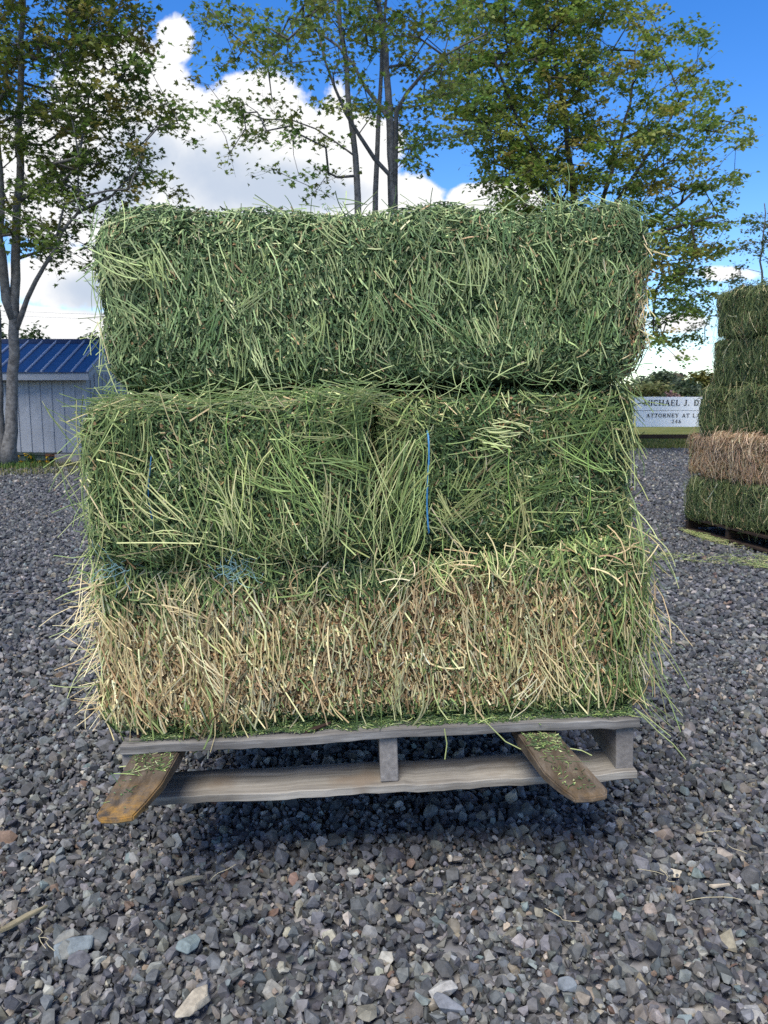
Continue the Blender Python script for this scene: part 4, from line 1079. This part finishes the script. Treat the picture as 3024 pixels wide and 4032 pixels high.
V0 = roof.V[-1]; V0[:, 0] += .17
prism(roof, [(0, depth + .29, zE - .015), (0, depth / 2 + .002, zR), (0, depth / 2 + .002, zR + .02), (0, depth + .29, zE + .005)], (-(abs(W0) + .1), 0, 0))
roof.V[-1][:, 0] += .17
for x in np.arange(.15, W0, -.13):
    pass
ro = roof.build('roof', m_roof, shed)
ribs = MB()
for x in np.arange(.14, W0 + .1, -.305):
    for yy0, yy1 in ((-.29, depth / 2 - .03), (depth + .29, depth / 2 + .03)):
        n0 = zE + .007; n1 = zR + .019
        prism(ribs, [(x - .022, yy0, n0), (x + .022, yy0, n0), (x + .010, yy0, n0 + .028), (x - .010, yy0, n0 + .028)], (0, yy1 - yy0, n1 - n0))
o = ribs.build('roof_rib', m_rib, ro)
mb = MB(); prism(mb, [(.19, depth / 2 - .13, zR - .035), (.19, depth / 2 - .002, zR + .06), (.19, depth / 2 + .13, zR - .035), (.19, depth / 2, zR + .075)], (-(abs(W0) + .14), 0, 0)); 
mb.build('ridge_cap', m_ridge, ro)
m_conc = m_plain('concrete', (.25, .25, .24))
for x in (-.15, -1.4, -2.7, -4.0):
    for y in (.15, depth - .35):
        mb = MB(); box(mb, x - .2, x + .2, y, y + .2, -.03, .118); mb.build('block', m_conc, shed)

# dark poles and boards stacked along the shed's foot
def pole(px0, py0, px1, py1, Y, r, col, label, name='plank', sides=4):
    a, b = at(px0, py0, Y), at(px1, py1, Y); mb = MB()
    t = np.linspace(0, 1, 5)[:, None]; pts = a * (1 - t) + b * t; pts[:, 2] = np.maximum(pts[:, 2], r) - .01 * np.sin(t[:, 0] * 3.1)
    tube(mb, pts, r, sides, col); return setp(mb.build(name, M_BARK), label, 'plank')
pole(-200, 1783, 300, 1793, 15.6, .055, (.035, .045, .045), 'dark weathered plank lying along the foot of the shed, topmost of the pile')
pole(-200, 1808, 340, 1806, 15.5, .06, (.02, .035, .035), 'dark green plank below the topmost one along the foot of the shed')
pole(-200, 1822, 200, 1824, 15.35, .04, (.04, .055, .05), 'lowest dark green plank, half in the grass before the shed')
pole(180, 1795, 320, 1794, 15.52, .045, (.10, .05, .03), 'rusty brown board on the pile under the right part of the shed wall')
pole(196, 1792, 245, 1776, 15.45, .012, (.05, .035, .025), 'thin dark branch leaning up from the plank pile at the shed', 'branch')
mb = MB(); p = at(270, 1825, 15.1); box(mb, p[0] - .27, p[0] + .24, p[1], p[1] + .2, -.02, .17, (.25, .24, .23), bev=.01)
setp(mb.build('concrete_block', M_BARK), 'grey concrete block in the grass by the plank pile', 'block')

# grass strip before the shed with yellow flowers
def blades(mb, x, y, h0, h1, pal, wd=.006):
    n = len(x); h = R.uniform(h0, h1, n); a = R.uniform(0, 6.28, n); lean = R.uniform(.1, .6, n)
    b = np.stack([x, y, np.zeros(n) - .01], -1); side = np.stack([np.cos(a), np.sin(a), a * 0], -1) * wd
    ln = np.stack([np.cos(a + 1.6), np.sin(a + 1.6), a * 0], -1) * (h * lean)[:, None]
    V = np.stack([b - side, b + side, b + ln * .45 + [0, 0, 1] * (h * .6)[:, None] + side * .7, b + ln * .45 + [0, 0, 1] * (h * .6)[:, None] - side * .7, b + ln + [0, 0, 1] * h[:, None]], 1)
    o = (np.arange(n) * 5)[:, None, None]; C = pick(pal, n)
    mb.add(V.reshape(-1, 3), (o + np.array([[0, 1, 2, 3]])[None]).reshape(-1, 4), np.repeat(C, 5, axis=0))
    mb.F.append((o + np.array([[3, 2, 4]])[None]).reshape(-1, 3) + mb.n - n * 5); mb.M.append(np.zeros(n, int))
mb = MB(); n = 9000
x = R.uniform(-10, -3.6, n); y = 12.5 + 2.6 * R.uniform(0, 1, n); k = (Noise2(2.0, 5)(np.stack([x, y, x * 0], -1)) + R.normal(0, .4, n) > -.35)
blades(mb, x[k], y[k], .02, .09, [(.12, .15, .04), (.18, .17, .06), (.24, .20, .09), (.09, .12, .035), (.30, .26, .14)], .008)
x = at(40, 1842, 14.0)[0] + R.normal(0, .35, 500); y = 13.9 + R.normal(0, .22, 500)
blades(mb, x, y, .05, .15, [(.07, .13, .03), (.10, .16, .04)], .01)
setp(mb.build('grass', M_BLADE), 'dry and green grass strip along the shed', 'grass', kind='stuff')
mb = MB(); n = 16000
x = R.uniform(3, 14, n); y = 20.2 + 7 * R.uniform(0, 1, n) ** 1.3
blades(mb, x, y, .06, .17, [(.15, .17, .04), (.20, .20, .06), (.25, .22, .09), (.11, .15, .035)], .012)
n = 6000; x = R.uniform(-4, 3, n); y = 20.2 + 5 * R.uniform(0, 1, n); blades(mb, x, y, .06, .17, [(.15, .17, .04), (.20, .20, .06), (.11, .15, .035)], .012)
setp(mb.build('tall_grass', M_BLADE), 'yellow-green grass behind the gravel under the white sign', 'grass', kind='stuff')
FL = [(70, 1797), (100, 1790), (117, 1799), (83, 1819), (128, 1822), (156, 1817), (185, 1803), (188, 1818), (223, 1805), (272, 1811)]
FLAB = ['against the maple trunk', 'highest of the flowers, over the dark planks', 'below right of the highest flower', 'lowest one beside the maple trunk', 'low in the grass under a leafy tuft', 'in the grass left of the largest flower', 'small pale one above the largest flower', 'largest one, on a tall bare stem', 'above the concrete block', 'farthest right, by a white scrap']
for (px, py), lb in zip(FL, FLAB):
    p = at(px, py, 14.9); root = empty('yellow_flower', Matrix.Translation((p[0], p[1], 0)))
    setp(root, 'yellow flower before the shed, ' + lb, 'flower', 'yellow flowers along the shed')
    mb = MB(); tube(mb, [(0, 0, -.02), (.02, 0, p[2] * .5), (0, 0, p[2])], .007, 4, (.10, .16, .04)); o = mb.build('stem', M_BLADE); o.parent = root
    mb = MB(); n = 16
    a = np.arange(n) * 2.4; leaves(mb, np.tile([0, 0, p[2]], (n, 1)) + R.normal(0, .012, (n, 3)), np.full(n, .045 if lb.startswith('large') else .036), pick([(.75, .48, .02), (.8, .55, .04)], n, .1), LS, .1)
    o = mb.build('bloom', M_BLADE); o.parent = root
mb = MB(); p = at(128, 1804, 15.0)
x = p[0] + R.normal(0, .07, 24); y = p[1] + R.normal(0, .06, 24); blades(mb, x, y, .15, .30, [(.05, .12, .03), (.08, .15, .04)], .018)
setp(mb.build('weed', M_BLADE), 'leafy green weed among the yellow flowers by the shed', 'plant')

# ------------------------------------------------------------------ sign and rail behind the yard
SEG = lambda pts, w: [(*pts[i], *pts[i + 1], w) for i in range(len(pts) - 1)]
def arc(cx, cy, rx, ry, a0, a1, w, n=9):
    t = np.linspace(rad(a0), rad(a1), n); return SEG([(cx + rx * math.cos(q), cy + ry * math.sin(q)) for q in t], w)
TK, TN, SR = .19, .085, .06
def serif(x, y, half=.17): return [(x - half, y, x + half, y, SR)]
G = {
 'M': (1.0, [(.12, 0, .12, 1, TN), (.12, 1, .48, .05, TK), (.48, .05, .84, 1, TN), (.86, 0, .86, 1, TK)] + serif(.12, .03) + serif(.86, .03) + serif(.1, .97, .1) + serif(.88, .97, .1)),
 'I': (.44, [(.22, 0, .22, 1, TK)] + serif(.22, .03) + serif(.22, .97)),
 'C': (.82, arc(.44, .5, .36, .46, 55, 305, .15, 12) + [(.68, .70, .68, .97, TN)]),
 'H': (.92, [(.18, 0, .18, 1, TK), (.74, 0, .74, 1, TK), (.18, .5, .74, .5, TN)] + serif(.18, .03) + serif(.74, .03) + serif(.18, .97) + serif(.74, .97)),
 'A': (.92, [(.14, 0, .44, 1, TN), (.44, 1, .76, 0, TK), (.26, .32, .64, .32, TN)] + serif(.14, .03, .13) + serif(.78, .03)),
 'E': (.78, [(.2, 0, .2, 1, TK), (.1, .97, .68, .97, SR), (.1, .03, .7, .03, SR), (.2, .5, .55, .5, TN), (.67, .75, .67, 1, TN), (.69, 0, .69, .25, TN), (.54, .38, .54, .62, TN)]),
 'L': (.74, [(.2, 0, .2, 1, TK), (.08, .03, .68, .03, SR), (.67, 0, .67, .28, TN)] + serif(.2, .97)),
 'J': (.62, [(.38, .25, .38, 1, TK)] + serif(.38, .97) + arc(.22, .24, .17, .22, 0, -160, .12, 7)),
 '.': (.34, [(.15, 0, .15, .16, .16)]),
 'D': (.9, [(.2, 0, .2, 1, TK), (.08, .97, .42, .97, SR), (.08, .03, .42, .03, SR)] + arc(.40, .5, .36, .45, 90, -90, .16, 11)),
 'T': (.8, [(.4, 0, .4, 1, TK), (.06, .97, .74, .97, SR + .02), (.08, .74, .08, 1, TN), (.72, .74, .72, 1, TN)] + serif(.4, .03)),
 'O': (.92, arc(.46, .5, .36, .45, 0, 360, .15, 17)),
 'R': (.9, [(.2, 0, .2, 1, TK), (.08, .97, .45, .97, SR), (.45, .48, .76, .02, TK), (.2, .5, .45, .5, TN)] + arc(.44, .735, .24, .22, 90, -90, .14, 8) + serif(.2, .03) + serif(.8, .03, .1)),
 'N': (.94, [(.16, 0, .16, 1, TN), (.14, 1, .78, .03, TK), (.78, 0, .78, 1, TN)] + serif(.16, .03) + serif(.78, .97)),
 'Y': (.86, [(.12, 1, .43, .5, TK), (.74, 1, .43, .5, TN), (.43, 0, .43, .5, TK)] + serif(.12, .97, .13) + serif(.74, .97, .12) + serif(.43, .03)),
 'W': (1.1, [(.12, 1, .34, 0, TK), (.34, 0, .55, .9, TN), (.55, .9, .76, 0, TK), (.76, 0, .98, 1, TN)] + serif(.12, .97, .13) + serif(.98, .97, .1)),
 '2': (.7, arc(.34, .72, .24, .25, 160, -30, .13, 9) + [(.53, .6, .12, .08, .12), (.1, .07, .62, .07, .14)]),
 '4': (.74, [(.5, 0, .5, 1, .16), (.5, 1, .08, .33, .09), (.06, .3, .68, .3, .10)]),
 '6': (.74, arc(.36, .3, .25, .27, 0, 360, .13, 14) + arc(.58, .38, .46, .58, 100, 172, .13, 7)),
 ' ': (.5, [])}
def lettering(parent, text, x_start, z0, h, y, sx=1.0, track=.06):
    mb = MB(); x = x_start
    k = 0
    for ch in text:
        wd, bars = G[ch]
        for (xa, ya, xb, yb, t) in bars:
            a = np.array([x + xa * h * sx, z0 + ya * h]); b = np.array([x + xb * h * sx, z0 + yb * h]); d = nrm(b - a); p = np.array([-d[1], d[0]]) * t * h / 2
            k += 1; yo = y - .0015 * (k % 3)        # overlapping strokes are never coplanar
            q_ = [a - p, b - p, b + p, a + p]
            prism(mb, [(c[0], yo, c[1]) for c in q_], (0, .006, 0))
        x += (wd + track) * h * sx
    return mb.build('lettering', m_ink, parent), x
m_ink = m_plain('black_sign_paint', (.015, .015, .018), rough=.5)
m_board = m_plain('white_sign_paint', (.88, .89, .90), rough=.5, var=.04, scale=2.0, bump=.02)
YG = 23.5
sx0 = at(2497, 1600, YG)[0]; sz1 = at(2600, 1563, YG)[2]; szm = at(2600, 1617, YG)[2]; sz0 = at(2600, 1681, YG)[2]
mpx = YG * 1.005 / FPX
sign = empty('sign', Matrix.Translation((sx0, YG, 0))); setp(sign, 'white two-board lawn sign with black serif lettering and the number 246', 'sign')
SW = 330 * mpx
mb = MB(); box(mb, 0, SW, 0, .05, szm + .006, sz1, bev=.006); mb.build('sign_board', m_board, sign)
mb = MB(); box(mb, 0, SW, 0, .05, sz0, szm - .006, bev=.006); mb.build('sign_board', m_board, sign)
mb = MB(); box(mb, -.004, SW + .004, .051, .09, szm - .03, szm + .03, bev=.004); mb.build('batten', m_plain('sign_batten', (.3, .3, .3)), sign)
for x in (-.09, SW + .004):
    mb = MB(); box(mb, x, x + .086, -.01, .078, -.03, sz1 + .03, bev=.006); mb.build('post', m_board, sign)
lettering(sign, 'MICHAEL J. D', (2534 - 2497) * mpx, at(2600, 1597, YG)[2], 22 * mpx, -.008, 1.08, .05)
lettering(sign, 'ATTORNEY AT LAW', (2545 - 2497) * mpx, at(2600, 1643, YG)[2], 14.5 * mpx, -.008, 1.16, .09)
lettering(sign, '246', (2645 - 2497) * mpx, at(2600, 1666, YG)[2], 13.5 * mpx, -.008, 1.1, .18)
YB = 21.4
rl = empty('guard_rail', Matrix.Translation((at(2500, 1716, YB)[0], YB, 0))); setp(rl, 'low dark brown timber rail in the grass before the white sign', 'rail')
z1, z0 = at(2600, 1711, YB)[2], at(2600, 1727, YB)[2]
mb = MB(); box(mb, -1.6, 4.2, 0, .12, z0, z1, (.04, .028, .022), bev=.008); mb.build('beam', M_BARK, rl)
for x in (-1.2, 2.6, 3.9):
    mb = MB(); box(mb, x, x + .12, .122, .24, -.03, z1 - .02, (.04, .028, .022), bev=.008); mb.build('post', M_BARK, rl)

# power lines crossing beyond the shed
for k, (y0_, y1_, lab) in enumerate(((1205, 1222, 'thin grey overhead power line crossing above the shed, upper of two'), (1223, 1240, 'thin grey overhead power line crossing above the shed, lower of two'))):
    a, b = at(-600, y0_ - 25, 45), at(900, y1_ + 18, 52); t = np.linspace(0, 1, 12)[:, None]; pts = a * (1 - t) + b * t; pts[:, 2] -= .3 * np.sin(t[:, 0] * np.pi)
    mb = MB(); tube(mb, pts, .008, 4, (.25, .27, .3)); setp(mb.build('power_line', M_TWINE), lab, 'power line', 'power lines beyond the shed')
